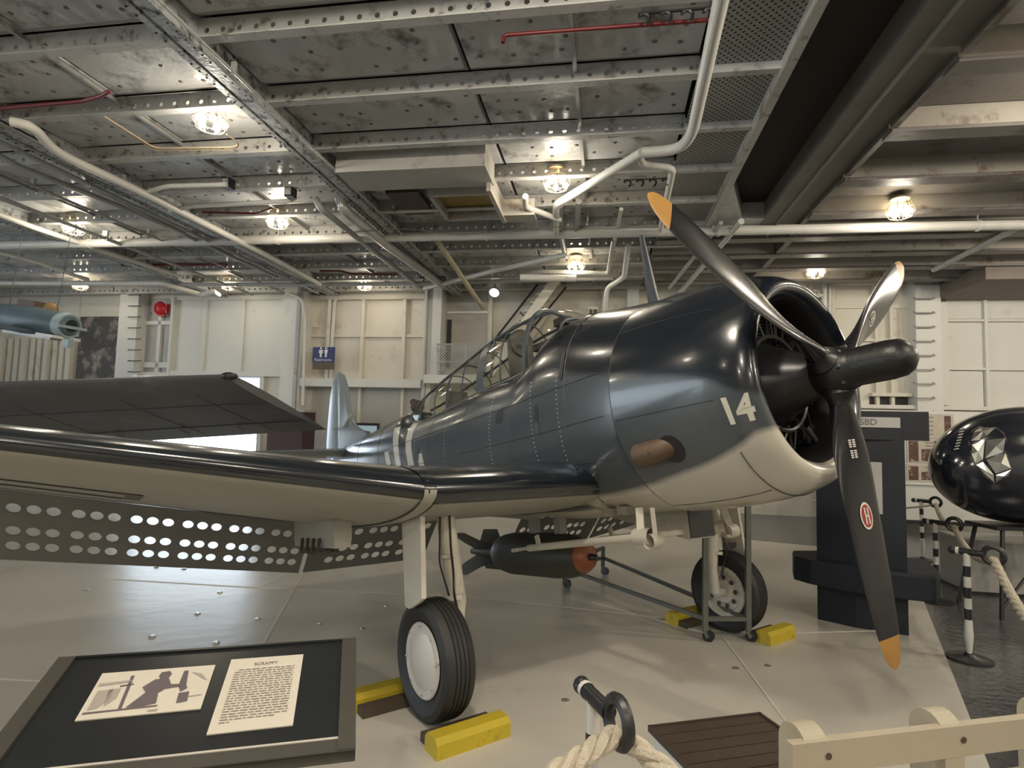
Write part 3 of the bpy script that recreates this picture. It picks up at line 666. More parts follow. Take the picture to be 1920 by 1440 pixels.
def livery(name, top, low, stripes=(), rough=.22, dark=navy, mid=bluegrey, stripec=(.55,.53,.46)):
    m = bpy.data.materials.new(name); m.use_nodes = True; nt = m.node_tree; N = nt.nodes; L = nt.links; b = N['Principled BSDF']
    b.inputs['Roughness'].default_value = rough; b.inputs['Coat Weight'].default_value = .35; b.inputs['Coat Roughness'].default_value = .08
    tc = N.new('ShaderNodeTexCoord'); mp = N.new('ShaderNodeMapping'); mp.inputs['Location'].default_value = -h; L.new(tc.outputs['Object'], mp.inputs['Vector'])
    se = N.new('ShaderNodeSeparateXYZ'); L.new(mp.outputs[0], se.inputs[0])
    def math_(op, a, b_=None, c=None):
        n = N.new('ShaderNodeMath'); n.operation = op
        for i, q in enumerate((a, b_, c)):
            if q is None: continue
            if isinstance(q, (int, float)): n.inputs[i].default_value = q
            else: L.new(q, n.inputs[i])
        return n.outputs[0]
    xn = math_('DIVIDE', math_('ADD', se.outputs['X'], 9.2), 9.4)
    def curve(pts):
        fc = N.new('ShaderNodeFloatCurve'); cu = fc.mapping.curves[0]
        pts = sorted(((x+9.2)/9.4, (z+1)/2) for x, z in pts)
        cu.points[0].location = pts[0]; cu.points[1].location = pts[-1]
        for p in pts[1:-1]: cu.points.new(*p)
        fc.mapping.update(); L.new(xn, fc.inputs['Value'])
        return math_('MULTIPLY_ADD', fc.outputs[0], 2., -1.)
    wob = N.new('ShaderNodeTexNoise'); wob.inputs['Scale'].default_value = 3; L.new(tc.outputs['Object'], wob.inputs['Vector'])
    zz = math_('ADD', se.outputs['Z'], math_('MULTIPLY', math_('SUBTRACT', wob.outputs['Fac'], .5), .03))
    def step(zc, soft): return math_('MULTIPLY_ADD', math_('SUBTRACT', zz, zc), 1/soft, .5)
    cl_ = lambda v: (lambda n: (L.new(v, n.inputs[0]), n.outputs[0])[1])(N.new('ShaderNodeClamp'))
    ft = cl_(step(curve(top), .045)); fw = cl_(step(curve(low), .04))
    no = N.new('ShaderNodeTexNoise'); no.inputs['Scale'].default_value = 1.8; no.inputs['Detail'].default_value = 7; L.new(tc.outputs['Object'], no.inputs['Vector'])
    def mixc(f, a, b_):
        n = N.new('ShaderNodeMix'); n.data_type = 'RGBA'
        L.new(f, n.inputs['Factor'])
        for k, q in (('A', a), ('B', b_)):
            if isinstance(q, tuple): n.inputs[k].default_value = (*q, 1)
            else: L.new(q, n.inputs[k])
        return n.outputs['Result']
    vr = lambda c: mixc(no.outputs['Fac'], tuple(v*.82 for v in c), tuple(min(1, v*1.18) for v in c))
    col = mixc(fw, vr(whitec), vr(mid))
    for x0, x1, z0, z1, sl in stripes:
        xs = math_('ADD', se.outputs['X'], math_('MULTIPLY', se.outputs['Z'], sl))
        f = math_('MULTIPLY', math_('GREATER_THAN', xs, x0), math_('LESS_THAN', xs, x1)); f = math_('MULTIPLY', f, math_('MULTIPLY', math_('GREATER_THAN', se.outputs['Z'], z0), math_('LESS_THAN', se.outputs['Z'], z1)))
        col = mixc(f, col, stripec)
    col = mixc(ft, col, vr(dark))
    for x0, x1, z0, z1, sl in stripes[:2]:
        xs = math_('ADD', se.outputs['X'], math_('MULTIPLY', se.outputs['Z'], sl))
        f = math_('MULTIPLY', math_('GREATER_THAN', xs, x0), math_('LESS_THAN', xs, x1)); f = math_('MULTIPLY', f, math_('MULTIPLY', math_('GREATER_THAN', se.outputs['Z'], z0), math_('LESS_THAN', se.outputs['Z'], z1+.12)))
        col = mixc(f, col, stripec)
    L.new(col, b.inputs['Base Color'])
    bn = N.new('ShaderNodeTexNoise'); bn.inputs['Scale'].default_value = 2.2; L.new(tc.outputs['Object'], bn.inputs['Vector'])
    bp = N.new('ShaderNodeBump'); bp.inputs['Strength'].default_value = .12; bp.inputs['Distance'].default_value = .03; L.new(bn.outputs['Fac'], bp.inputs['Height']); L.new(bp.outputs['Normal'], b.inputs['Normal'])
    return m
TOP = [(-9.2,.30),(-7,.34),(-5,.36),(-3.5,.36),(-2.6,.34),(-1.7,.29),(-.95,.13),(-.6,.05),(-.33,-.04),(-.18,-.12),(.2,-.2)]
LOW = [(-9.2,0.05),(-6,-.2),(-3,-.6),(-1.9,-.63),(-1.3,-.60),(-.95,-.555),(-.7,-.51),(-.45,-.45),(-.28,-.39),(-.16,-.33),(.2,-.3)]
STR = [(-4.74,-4.56,-.3,.30,.35),(-5.15,-4.97,-.3,.28,.35),(-4.42,-4.28,-.3,-.02,.35),(-5.5,-5.34,-.3,.12,.35)]
skin = livery('airframe_skin', TOP, LOW, STR)
navym = mat('wing_navy', navy, .2, 0, .25, 2, .05, 6, .6, coat=.5, grime=(.035,.04,.045), gamt=.62, gscale=5)
under = mat('wing_underside_white', (.34,.325,.275), .4, 0, .08, 2, .1, 6)
bluem_ = mat('airframe_blue_grey', bluegrey, .3, 0, .12, 3)
seamm = mat('panel_line', (.035,.038,.042), .5)
engm = mat('engine_metal', (.035,.035,.037), .35, .6, .3, 8); engd = mat('engine_dark', (.012,.012,.013), .5, .2, .3, 8); engl = mat('engine_light', (.07,.067,.06), .4, .7, .3, 20)
# --- tables
def interp(tab, x):
    tab = sorted(tab); 
    if x <= tab[0][0]: return tab[0][1:]
    if x >= tab[-1][0]: return tab[-1][1:]
    for i in range(len(tab)-1):
        a, b = tab[i], tab[i+1]
        if a[0] <= x <= b[0]:
            t = (x-a[0])/(b[0]-a[0]); out = []
            for j in range(1, len(a)):
                p0 = tab[i-1] if i > 0 else a; p3 = tab[i+2] if i+2 < len(tab) else b
                m1 = (b[j]-p0[j])/(b[0]-p0[0]); m2 = (p3[j]-a[j])/(p3[0]-a[0]); d = b[0]-a[0]
                out.append((2*t**3-3*t*t+1)*a[j]+(t**3-2*t*t+t)*m1*d+(-2*t**3+3*t*t)*b[j]+(t**3-t*t)*m2*d)
            return tuple(out)
FUS = [(-.95,.745,-.745,.70),(-1.3,.80,-.76,.685),(-1.65,.86,-.76,.655),(-1.95,.87,-.75,.62),(-2.2,.78,-.73,.60),(-2.45,.64,-.72,.58),(-3.2,.60,-.68,.55),(-4.1,.52,-.6,.50),(-4.9,.50,-.52,.44),(-5.2,.62,-.47,.41),(-6,.58,-.35,.34),(-7,.52,-.2,.24),(-8,.44,-.04,.14),(-8.9,.33,.12,.05)]
NE = 2.25
def fpt(x, t, off=0):
    zt, zb, hw = interp(FUS, x); zm, hh = (zt+zb)/2, (zt-zb)/2; c, s = math.cos(t), math.sin(t)
    y = hw*math.copysign(abs(c)**(2/NE), c); z = zm+hh*math.copysign(abs(s)**(2/NE), s)
    if off: k = 1+off/max(hh, .05); return Vector((x, y*k, zm+(z-zm)*k))
    return Vector((x, y, z))
def fside(x, z, off=.004, sg=-1):
    zt, zb, hw = interp(FUS, x); zm, hh = (zt+zb)/2, (zt-zb)/2; q = min(1, abs((z-zm)/hh)); return Vector((x, sg*(hw*(1-q**NE)**(1/NE)+off), z))
xs = [-.95-.1*i for i in range(80)]; xs = [x for x in xs if x > -8.9]+[-8.9]
b = A().loft([[fpt(x, 2*math.pi*(j+.5)/56) for j in range(56)] for x in xs])
b.build('fuselage', skin, plane, True)
# skin seams and rivet lines
sb = A()
for x in (-1.62,-2.45,-3.3,-4.1,-4.9,-5.8,-6.8): sb.tube([fpt(x, t*math.pi/24, .001) for t in range(-8, 33)][0:41], .002 if x != -1.62 else .004, 4)
for z in (.22,-.08,-.36):
    for sg in (-1, 1): sb.tube([fside(x_/10, z+.012*(x_/10), .001, sg) for x_ in range(-62, -10, 2)], .0026, 4)
sb.build('skin_seam', seamm, plane, True, kind='stuff')
rb_ = A()
for x in (-1.72,-2.1,-2.78,-3.7,-4.5):
    for k in range(26):
        p = fside(x, -.55+.035*k, .0); rb_.sph(p, .0055, 5, 4)
rb_.build('skin_rivet', mat('rivet_light', (.25,.28,.30), .3, .3), plane, True, kind='stuff')
def patch(name, x, z, w_, hh, m, thick=.004, rnd=True):
    pts = []
    for j in range(16):
        a_ = 2*math.pi*(j+.5)/16; c, s = math.cos(a_), math.sin(a_); e = .45 if rnd else 1
        pts.append(fside(x+w_/2*math.copysign(abs(c)**e, c), z+hh/2*math.copysign(abs(s)**e, s), thick))
    return A()._a(pts, [tuple(range(16))]).build(name, m, plane)
patch('step_opening', -2.62, .13, .12, .12, blackm); patch('handhold_slot', -2.02, .07, .06, .13, blackm); patch('tail_opening', -4.42, -.02, .12, .15, blackm)
patch('gun_slot', -1.66, .36, .05, .22, blackm); patch('oil_stain_panel', -2.02, -.06, .05, .09, mat('oil_stain', (.05,.05,.035), .4))
# --- engine cowling
CW = [(-.62,.50),(-.36,.487),(-.24,.49),(-.17,.51),(-.13,.545),(-.125,.575),(-.145,.612),(-.20,.648),(-.29,.682),(-.42,.712),(-.6,.737),(-.82,.755),(-1.05,.762),(-1.05,.745),(-.8,.735),(-.62,.70)]
b = A().lathe(CW, (0,0,0), (1,0,0), 72)
for fi in range(len(b.f)):
    if fi//72 < 3 or fi//72 >= 12: b.m[fi] = 1
cowl = b.build('engine_cowling', [skin, engd], plane, True, angle=60)
A().lathe([(-.002,-.0),(.002,.0)], (-.3,0,0), (1,0,0), 8)
cs = A()
for x, r in ((-1.055,.757),): cs.lathe([(-.004,r-.002),(-.004,r+.004),(.004,r+.004),(.004,r-.002)], (x,0,0), (1,0,0), 72)
def cow(s, ph, off=.004):
    # point on the cowl: s = x station on the outer profile, ph = angle from starboard horizontal, downwards negative
    out = sorted(CW[5:13]); r = interp(out, s)[0]+off
    return Vector((s, -r*math.cos(ph), r*math.sin(ph)))
for ph in (.62, -.2, -1.2, 1.5): cs.tube([cow(-1.04+.07*k, ph, .0) for k in range(11)], .0022, 4)
cs.tube([Vector((-.315, math.sin(a_)*.692, -math.cos(a_)*.692)) for a_ in [-.9+.1*k for k in range(19)]], .0028, 4)
cs.build('cowl_seam', seamm, cowl, True)
A().lathe([(-.004,.492),(-.004,.56),(.0,.56)], (-.118,0,0), (1,0,0), 8) if False else None
# cowl flaps along the rear edge
cf = A()
# number 14 on the starboard cowl
v, f = text_mesh('14', 1.0, bold=.035)
x0_, x1_ = min(p[0] for p in v), max(p[0] for p in v); y0_, y1_ = min(p[1] for p in v), max(p[1] for p in v)
nb = A(); pts = []
rd_ = math.radians
for (u, q, _) in v:
    uu = (u-x0_)/(x1_-x0_); vv = (q-y0_)/(y1_-y0_)
    s_ = (-.293*(1-uu)+-.161*uu)*(1-vv)+(-.303*(1-uu)+-.154*uu)*vv; ph = rd_((-24.3*(1-uu)-25.4*uu)*(1-vv)+(-11.2*(1-uu)-11.4*uu)*vv)
    pts.append(cow(s_, ph, .006))
nb._a(pts, f); nb.build('number_14', mat('number_paint', (.62,.59,.50), .4), cowl)
# exhaust: cut-out and brown stub
b = A(); b._a([cow(-.70+.085*math.cos(a_), rd_(-30)+.125*math.sin(a_), .003) for a_ in [2*math.pi*j/20 for j in range(20)]], [tuple(range(20))]); b.build('exhaust_cutout', blackm, cowl)
exm = mat('exhaust_rust', (.11,.07,.045), .6, .3, .3, 14, grime=(.03,.025,.02), gamt=.55, gscale=12)
e0 = cow(-.68, rd_(-30), -.12); e1_ = cow(-.80, rd_(-29), .02); e2_ = cow(-.93, rd_(-29.5), .03)
A().tube(bend([e0, e1_, e2_], .1), .074, 18, cap=False).tube(bend([e0, e1_, e2_], .1), .066, 18).build('exhaust_pipe', exm, plane, True)
# --- engine
b = A().lathe([(-.62,.12),(-.60,.36),(-.50,.37),(-.44,.33),(-.36,.25),(-.24,.19),(-.12,.13),(-.05,.12),(-.05,0)], (0,0,0), (1,0,0), 32)
eng = b.build('engine_crankcase', engm, plane, True, angle=50)
A().lathe([(-.64,0),(-.64,.70)], (0,0,0), (1,0,0), 32).build('engine_baffle', engd, eng)
for k in range(9):
    th = 2*math.pi*k/9+.2; rr = Vector((0, math.sin(th), math.cos(th))); tt = Vector((0, math.cos(th), -math.sin(th))); c = A()
    prof = [(.26,.06)]
    for j in range(9): prof += [(.29+.022*j,.085),(.298+.022*j,.085),(.30+.022*j,.068),(.308+.022*j,.068)]
    prof += [(.49,.07),(.50,.0)]
    c.lathe(prof, Vector((-.47,0,0)), rr, 14, ref=(1,0,0))
    c.tube([Vector((-.37,0,0))+rr*.27+tt*.05, Vector((-.38,0,0))+rr*.46+tt*.045], .011, 6); c.tube([Vector((-.37,0,0))+rr*.27-tt*.05, Vector((-.38,0,0))+rr*.46-tt*.045], .011, 6)
    c.box(Vector((-.42,0,0))+rr*.465+tt*.05, (.1,.05,.05)); c.box(Vector((-.42,0,0))+rr*.465-tt*.05, (.1,.05,.05))
    c.build('engine_cylinder', engm if k % 2 else engd, eng, True)
b = A().tube([Vector((-.33, math.sin(a_)*.30, math.cos(a_)*.30)) for a_ in [2*math.pi*j/32 for j in range(32)]], .014, 6, closed=True)
for j in range(18):
    a_ = 2*math.pi*j/18; b.tube([Vector((-.33, math.sin(a_)*.30, math.cos(a_)*.30)), Vector((-.36, math.sin(a_+.1)*.42, math.cos(a_+.1)*.42))], .007, 5)
b.build('ignition_ring', engl, eng, True)
b = A()
for a_ in (-2.2,-2.6,-1.8,2.6): b.tube([Vector((-.30, math.sin(a_)*.33, math.cos(a_)*.33)), Vector((-.28, math.sin(a_)*.42, math.cos(a_)*.42)), Vector((-.34, math.sin(a_-.15)*.47, math.cos(a_-.15)*.47))], .016, 6)
b.build('intake_tube', engl, eng, True)
# --- propeller
bladem = mat('blade_black', (.018,.018,.02), .24, .3, .25, 6, coat=.2); tipm = mat('blade_tip_ochre', (.36,.19,.045), .4, 0, .15, 10)
pr = A().lathe([(-.12,.0),(-.12,.10),(-.08,.13),(.02,.14),(.07,.135),(.10,.115),(.13,.108),(.30,.108),(.365,.10),(.40,.078),(.425,.04),(.43,0)], (0,0,0), (1,0,0), 32)
prop = pr.build('propeller_hub', mat('hub_black', (.014,.013,.013), .4, .2, .4, 12, .15, 30), plane, True, angle=50)
b = A()
for j in range(8): a_ = 2*math.pi*j/8; b.sph((.085, math.sin(a_)*.125, math.cos(a_)*.125), .015, 6, 4)
b.build('hub_bolt', engm, prop, True)
PH = -1.113
def bladeframe(th, r):
    rh = Vector((0, math.sin(th), math.cos(th))); v_ = Vector((0, -math.cos(th), math.sin(th)))
    be = math.radians(interp([(.2,50),(.4,36),(.6,24),(.8,16),(1.2,10),(1.63,7)], r)[0])
    c_ = v_*math.cos(be)+Vector((1,0,0))*math.sin(be); nn = rh.cross(c_).normalized(); return rh, c_, nn
CH = [(.14,.11,.105),(.24,.125,.10),(.36,.165,.07),(.5,.205,.05),(.7,.232,.036),(.95,.24,.026),(1.2,.228,.018),(1.4,.20,.012),(1.52,.16,.009),(1.58,.12,.007),(1.615,.07,.005),(1.63,.02,.003)]
for k in range(3):
    th = PH+2*math.pi/3*k; b = A(); rings = []
    for i in range(40):
        r = .14+(1.63-.14)*(i/39)**.85
        ch, tk = interp(CH, r); rh, c_, nn = bladeframe(th, r); R_ = []
        for j in range(16):
            a_ = 2*math.pi*j/16; u = math.cos(a_); w__ = math.sin(a_)
            R_.append(rh*r+c_*(ch/2*u*1.04)+nn*(tk/2*w__*(1+.25*u)))
        rings.append(R_)
    b.loft(rings)
    # tip colour by radius
    for fi, ff in enumerate(b.f):
        cc = sum((Vector(b.v[q]) for q in ff), Vector())/len(ff)-h
        if math.hypot(cc.y, cc.z) > 1.47: b.m[fi] = 1
    bl = b.build('blade', [bladem, tipm], prop, True, label=('blade pointing up to the left','blade pointing up to the right','blade pointing down')[k])
    b = A().lathe([(.10,.085),(.13,.09),(.16,.07),(.18,.062),(.2,.06)], (0,0,0), bladeframe(th, .2)[0], 18); b.build('blade_clamp', engm, bl, True)
    if k == 0: continue
    r = .82 if k == 2 else .72; rh, c_, nn = bladeframe(th, r); P0 = rh*r
    ss = 1 if (CAMA-P0).dot(nn) > 0 else -1
    tk = interp(CH, r)[1]
    def oval(rx, ry, off, m, nm):
        o = A(); o._a([P0+rh*ry*math.sin(a_)+c_*rx*math.cos(a_)+nn*ss*(tk/2*1.0*math.sqrt(max(.02,1-(rx*math.cos(a_)/.12)**2))+off) for a_ in [2*math.pi*j/20 for j in range(20)]], [tuple(range(20))]); o.build(nm, m, bl)
    oval(.045, .075, .003, mat('emblem_white', (.6,.56,.5), .4), 'emblem_rim'); oval(.036, .062, .005, mat('emblem_red' if k == 2 else 'emblem_worn', (.28,.03,.03) if k == 2 else (.12,.12,.12), .4), 'emblem')
    o = A()
    for j in (-1, 1): o._a([P0+rh*(q_*.045)+c_*(j*.011+p_*.005)+nn*ss*(tk/2+.007) for p_, q_ in ((-1,-1),(1,-1),(1,1),(-1,1))], [(0,1,2,3)])
    o._a([P0+rh*(q_*.006)+c_*(p_*.012)+nn*ss*(tk/2+.007) for p_, q_ in ((-1,-1),(1,-1),(1,1),(-1,1))], [(0,1,2,3)])
    o.build('emblem_letter', mat('emblem_white', (.6,.56,.5), .4), bl)
    if k == 2:
        o = A(); rr_ = random.Random(5)
        for row in range(2):
            for q in range(9):
                if q == 4: continue
                r2 = .40+.012*q; P1 = bladeframe(th, r2)[0]*r2; c2, n2 = bladeframe(th, r2)[1:]; tk2 = interp(CH, r2)[1]
                s2 = 1 if (CAMA-P1).dot(n2) > 0 else -1
                o._a([P1+rh*(q_*.004)+c2*((row-.5)*.022+p_*.008)+n2*s2*(tk2/2+.003) for p_, q_ in ((-1,-1),(1,-1),(1,1),(-1,1))], [(0,1,2,3)])
        o.build('stencil_text', mat('emblem_white', (.6,.56,.5), .4), bl)
# --- wings
def naca(xc, t, m_=.01, p_=.4):
    yt = 5*t*(.2969*math.sqrt(xc)-.126*xc-.3516*xc**2+.2843*xc**3-.1036*xc**4)
    yc = m_/p_**2*(2*p_*xc-xc*xc) if xc < p_ else m_/(1-p_)**2*((1-2*p_)+2*p_*xc-xc*xc); return yt, yc
def wsec(y):
    ay = abs(y); o = max(0, ay-1.85); k = o/4.45
    lex = -1.5-o*math.tan(rd_(3)); lez = -.515+o*math.tan(rd_(8.3)); ch = 2.95*(1-k)+1.35*k
    if k > .9: q = (k-.9)/.1; sh = math.sqrt(max(0, 1-q*q)); lex -= ch*.35*(1-sh); ch *= max(.12, .35+.65*sh) if q < 1 else .3
    return lex, lez, ch, .13*(1-k)+.08*k
def wpt(y, xc, side, off=0):
    lex, lez, ch, t = wsec(y); yt, yc = naca(xc, t); inc = rd_(2.5)
    z = (yc+side*yt)*ch+side*off; x = -xc*ch; return Vector((lex+x*math.cos(inc)+z*math.sin(inc)*0, y, lez+x*math.sin(inc)+z))
for sg in (-1, 1):
    b = A(); xcs = [((1-math.cos(math.pi*j/26))/2) for j in range(27)]; xcs[0] = 0; xcs = sorted(set(xcs+[.002,.007,.014,.022,.030,.040]))
    ys = [.35,.6,1.0,1.4,1.85,2.3,2.8,3.3,3.8,4.4,5.0,5.5,5.9,6.05,6.15,6.22,6.27,6.3]
    rings = []
    for y in ys: rings.append([wpt(sg*y, xc, 1) for xc in reversed(xcs)]+[wpt(sg*y, xc, -1) for xc in xcs[1:-1]])
    if sg > 0: rings = [r[::-1] for r in rings]
    b.loft(rings)
    n_ = len(rings[0]); 
    for fi, ff in enumerate(b.f):
        if len(ff) == 4:
            cc = [Vector(b.v[q]) for q in ff]; up = 0
            c = sum(cc, Vector())/4-h; lex, lez, ch, t = wsec(c.y); xc = (lex-c.x)/ch
            zc = lez-xc*ch*math.sin(rd_(2.5))+naca(min(1, max(0, xc)), t)[1]*ch
            b.m[fi] = 0 if (c.z > zc or xc < (.014 if abs(c.y) > 1.85 else .03)) else 1
    wing = b.build('wing', [navym, under], plane, True, angle=60)
    # joint strip between centre section and outer panel, lower side white, upper dark
    for side, m_ in ((1, navym), (-1, under)):
        js = A(); a_ = [wpt(sg*1.88, xc, side, .006) for xc in xcs[:28]]; c_ = [wpt(sg*1.80, xc, side, .006) for xc in xcs[:28]]
        js.loft([a_, c_], closed=False); js.build('joint_strip', m_, wing, True)
    js = A(); 
    for yy in (1.79, 1.89): js.tube([wpt(sg*yy, xc, -1, .005) for xc in xcs[5:28]], .004, 4)
    for xc in (.25, .38): js.tube([wpt(sg*yy, xc, -1, .001) for yy in (3.3,3.8,4.4,5.0,5.5)], .006, 4)
    js.tube([wpt(sg*yy, .72, -1, .001) for yy in (2.0,2.6,3.2,3.8,4.6,5.4)], .003, 4)
    js.build('wing_seam', seamm, wing, kind='stuff')
    rvb = A()
    for yy in (1.85,): 
        for xc in [.01*j*j/2 for j in range(1, 12)]: rvb.sph(wpt(sg*yy, xc, 1, .007), .008, 5, 4)
    rvb.build('joint_bolt', engl, wing, True, kind='stuff')
    # access slot on lower surface (long narrow hatch)
    sl = A(); q = [wpt(sg*a_, c_, -1, .004) for a_, c_ in ((3.22,.24),(3.3,.24),(3.3,.315),(3.3,.39),(3.22,.39),(3.22,.315))]; sl._a(q, [(0,1,2,5),(5,2,3,4)]); sl.build('access_slot', mat('slot_brown', (.12,.10,.085), .6), wing)
    # perforated dive flaps, lower surfaces hanging open
    holem = mat('flap_grey', (.20,.20,.19), .45, 0, .15, 4)
    for (ya, yb_, nm) in ((1.83, 4.9, 'dive_flap'), (.55, 1.79, 'dive_flap')):
        A0, A1 = wpt(sg*ya, .78, -1, .005), wpt(sg*yb_, .78, -1, .005); ux = (A1-A0); Lf = ux.length; ux.normalize()
        chd = .60; dn = Vector((-math.cos(rd_(47)), 0, -math.sin(rd_(47)))); dn = dn+ux*(.07 if ya < 1 else -.07)*(-1 if ya < 1 else 1)*0; dn = dn.normalized()
        fb = A(); cells = []; x = .04; px_ = .108; grp = 0
        xsn = []
        while x+px_ < Lf-.03:
            xsn.append((x+px_/2, True)); x += px_; grp += 1
            if grp % 3 == 0: x += .035
        for ri, yy in enumerate((.14, .335, .47)):
            hh_ = .13
            prev = 0
            for (cx_, _) in xsn:
                if cx_-px_/2 > prev+1e-4: cells.append(((prev+cx_-px_/2)/2, yy, cx_-px_/2-prev, hh_, 0))
                cells.append((cx_, yy, px_, hh_, 1)); prev = cx_+px_/2
            cells.append(((prev+Lf)/2, yy, Lf-prev, hh_, 0))
        for y0, y1 in ((0,.075),(.205,.27),(.40,.405),(.535,chd)): cells.append((Lf/2, (y0+y1)/2, Lf, y1-y0, 0))
        tp = .30 if ya > 1.85 else 0.
        nrm = ux.cross(dn)
        for off in (0, .006):
            fb.tf = None
            k0 = len(fb.v)
            for cx_, yy, cw, ch_, hl in cells: fb.holed((0,0,off), (1,0,0), (0,1,0), Lf, chd, [(cx_, yy, cw, ch_)], .041 if hl else 0, 14)
            for q in range(k0, len(fb.v)):
                a_, b_, c_ = fb.v[q]; fb.v[q] = tuple(AT @ (A0+ux*a_+dn*b_*(1-tp*a_/Lf)+nrm*c_))
        fo = fb.build(nm, holem, wing)
        hb = A()
        for j in range(int(Lf/.33)): p = A0+ux*(.18+.36*j); hb.tube([p+dn*.05, p+dn*.16+Vector((-.02,0,.06))], .008, 5)
        hb.build('flap_link', blackm, fo, True)
# wing root fairing
b = A()
for sg in (-1, 1):
    rings = []
    for i in range(9):
        t = i/8; y = sg*(.50+.16*t); off = .05*(1-t)**2
        rings.append([wpt(y, xc, 1, off) for xc in [((1-math.cos(math.pi*j/20))/2) for j in range(21)]])
    b.loft(rings, closed=False)
b.build('wing_fillet', navym, plane, True)
# bomb rack under the starboard wing joint
b = A().bx(-3.15,-2.25,-2.16,-2.04,-.80,-.66).bx(-3.15,-2.25,-2.155,-2.045,-.84,-.80); rk = b.build('bomb_rack', under, plane)
b = A().bx(-2.95,-2.45,-2.14,-2.06,-.87,-.80); 
for k in range(4): b.tube(bend([(-2.9+.13*k,-2.17,-.78),(-2.86+.13*k,-2.19,-.88),(-2.80+.13*k,-2.12,-.86)], .03), .012, 6)
b.build('rack_hook', mat('rusty_brown', (.07,.045,.035), .7, 0, .5, 20), rk, True)
# --- tail
FIN = [(-6.9,.50),(-7.2,.56),(-7.5,.68),(-7.72,.86),(-7.84,1.06),(-7.92,1.35),(-8.02,1.60),(-8.14,1.76),(-8.30,1.83),(-8.30,.42)]
RUD = [(-8.31,.40),(-8.31,1.83),(-8.45,1.82),(-8.58,1.72),(-8.72,1.45),(-8.84,1.05),(-8.93,.6),(-8.92,.12),(-8.6,.12)]
tailm = mat('tail_blue_grey', (.20,.235,.25), .28, 0, .15, 3, .1, 5)
def slab(poly, t0, name, m, parent, ax='y'):
    n = len(poly); cx = sum(p[0] for p in poly)/n; cz = sum(p[1] for p in poly)/n; b = A(); rings = []
    for k, q in ((0,-1),(.5,-.8),(1,0),(.5,.8),(0,1)):
        sc = .93+.07*k if k else .80
        rings.append([(cx+(p[0]-cx)*sc, q*t0, cz+(p[1]-cz)*sc) for p in poly])
    rings = [[(p[0], p[1], p[2]) for p in r] for r in rings]
    b.loft(rings); return b.build(name, m, parent, True, angle=50)
fn = slab(FIN, .045, 'tail_fin', tailm, plane)
A().bar((-7.95,-.049,.78), (-7.62,-.046,.98), .004, .05, (0,1,0)).build('fin_stripe', mat('number_paint', (.62,.59,.50), .4), fn)
slab(RUD, .035, 'rudder', tailm, plane)
for sg in (-1, 1):
    b = A(); st = []
    for y, lx, ch in ((.1,-7.5,1.35),(.8,-7.62,1.15),(1.6,-7.78,.9),(2.0,-7.9,.65),(2.2,-8.1,.3)):
        st.append([Vector((lx-xc*ch, sg*y, .36+sd*naca(xc, .09, 0)[0]*ch)) for xc, sd in [(1-j/8, 1) for j in range(9)]+[(j/8, -1) for j in range(1, 8)]])
    b.loft(st); b.build('tailplane', tailm, plane, True, angle=60)
A().tube([(-8.3,0,0),(-8.45,0,-.3)], .03, 8).build('tail_wheel_strut', greyp, plane, True)
tw = w2a(Vector((0,0,0)))
# ground height under the tail in aircraft coords
gz = lambda x: (-(2.236) - x*math.sin(GA))/math.cos(GA)
A().lathe([(-.05,.05),(-.05,.13),(-.03,.16),(.03,.16),(.05,.13),(.05,.05)], (-8.5,0,gz(-8.5)+.17), (0,1,0), 18).build('tail_wheel', rubber, plane, True)
A().tube([(-8.45,0,-.3),(-8.5,0,gz(-8.5)+.17)], .03, 8).build('tail_fork', greyp, plane, True)
# --- antenna mast
b = A(); b.loft([[(-1.22+.05*math.cos(a_)*s_-.02*k, .014*math.sin(a_)*s_*1.2, z) for a_ in [2*math.pi*j/10 for j in range(10)]] for k, (z, s_) in enumerate(((.76,1.3),(.9,1.1),(1.15,.8),(1.40,.5)))])
b.build('antenna_mast', mat('mast_navy', (.02,.027,.032), .35), plane, True)
# --- canopy
CAN = [(-1.96,.875,.80,.30),(-2.08,.99,.74,.33),(-2.22,1.07,.70,.345),(-2.45,1.125,.645,.35),(-2.8,1.125,.62,.35),(-3.2,1.08,.60,.35),(-3.6,1.01,.56,.34),(-3.95,.94,.53,.33),(-4.25,.88,.51,.32),(-4.65,.79,.50,.29),(-5.0,.69,.52,.23),(-5.15,.63,.56,.17)]
def cpt(x, t, off=0):
    top, sill, hw = interp(CAN, x); q = 2.3
    zt, zb, fh = interp(FUS, x); zm, hh = (zt+zb)/2, (zt-zb)/2; sill = min(top-.03, zm+hh*(1-min(.999, hw/fh)**NE)**(1/NE)-.012)
    c, s = math.cos(t), math.sin(t); return Vector((x, (hw+off)*math.copysign(abs(c)**(2/q), c), sill+(top-sill+off)*abs(s)**(2/q)))
xs2 = [-1.98-.08*i for i in range(40)]; xs2 = [x for x in xs2 if x > -5.15]+[-5.15]
gm = bpy.data.materials.new('canopy_glass'); gm.use_nodes = True; nt = gm.node_tree; nt.nodes.clear()
o_ = nt.nodes.new('ShaderNodeOutputMaterial'); tr = nt.nodes.new('ShaderNodeBsdfTransparent'); tr.inputs[0].default_value = (.86,.86,.83,1); gl = nt.nodes.new('ShaderNodeBsdfGlossy'); gl.inputs['Roughness'].default_value = .06; gl.inputs['Color'].default_value = (.9,.9,.9,1)
lw = nt.nodes.new('ShaderNodeLayerWeight'); lw.inputs['Blend'].default_value = .25
pw_ = nt.nodes.new('ShaderNodeMath'); pw_.operation = 'POWER'; nt.links.new(lw.outputs['Facing'], pw_.inputs[0]); pw_.inputs[1].default_value = 2.0
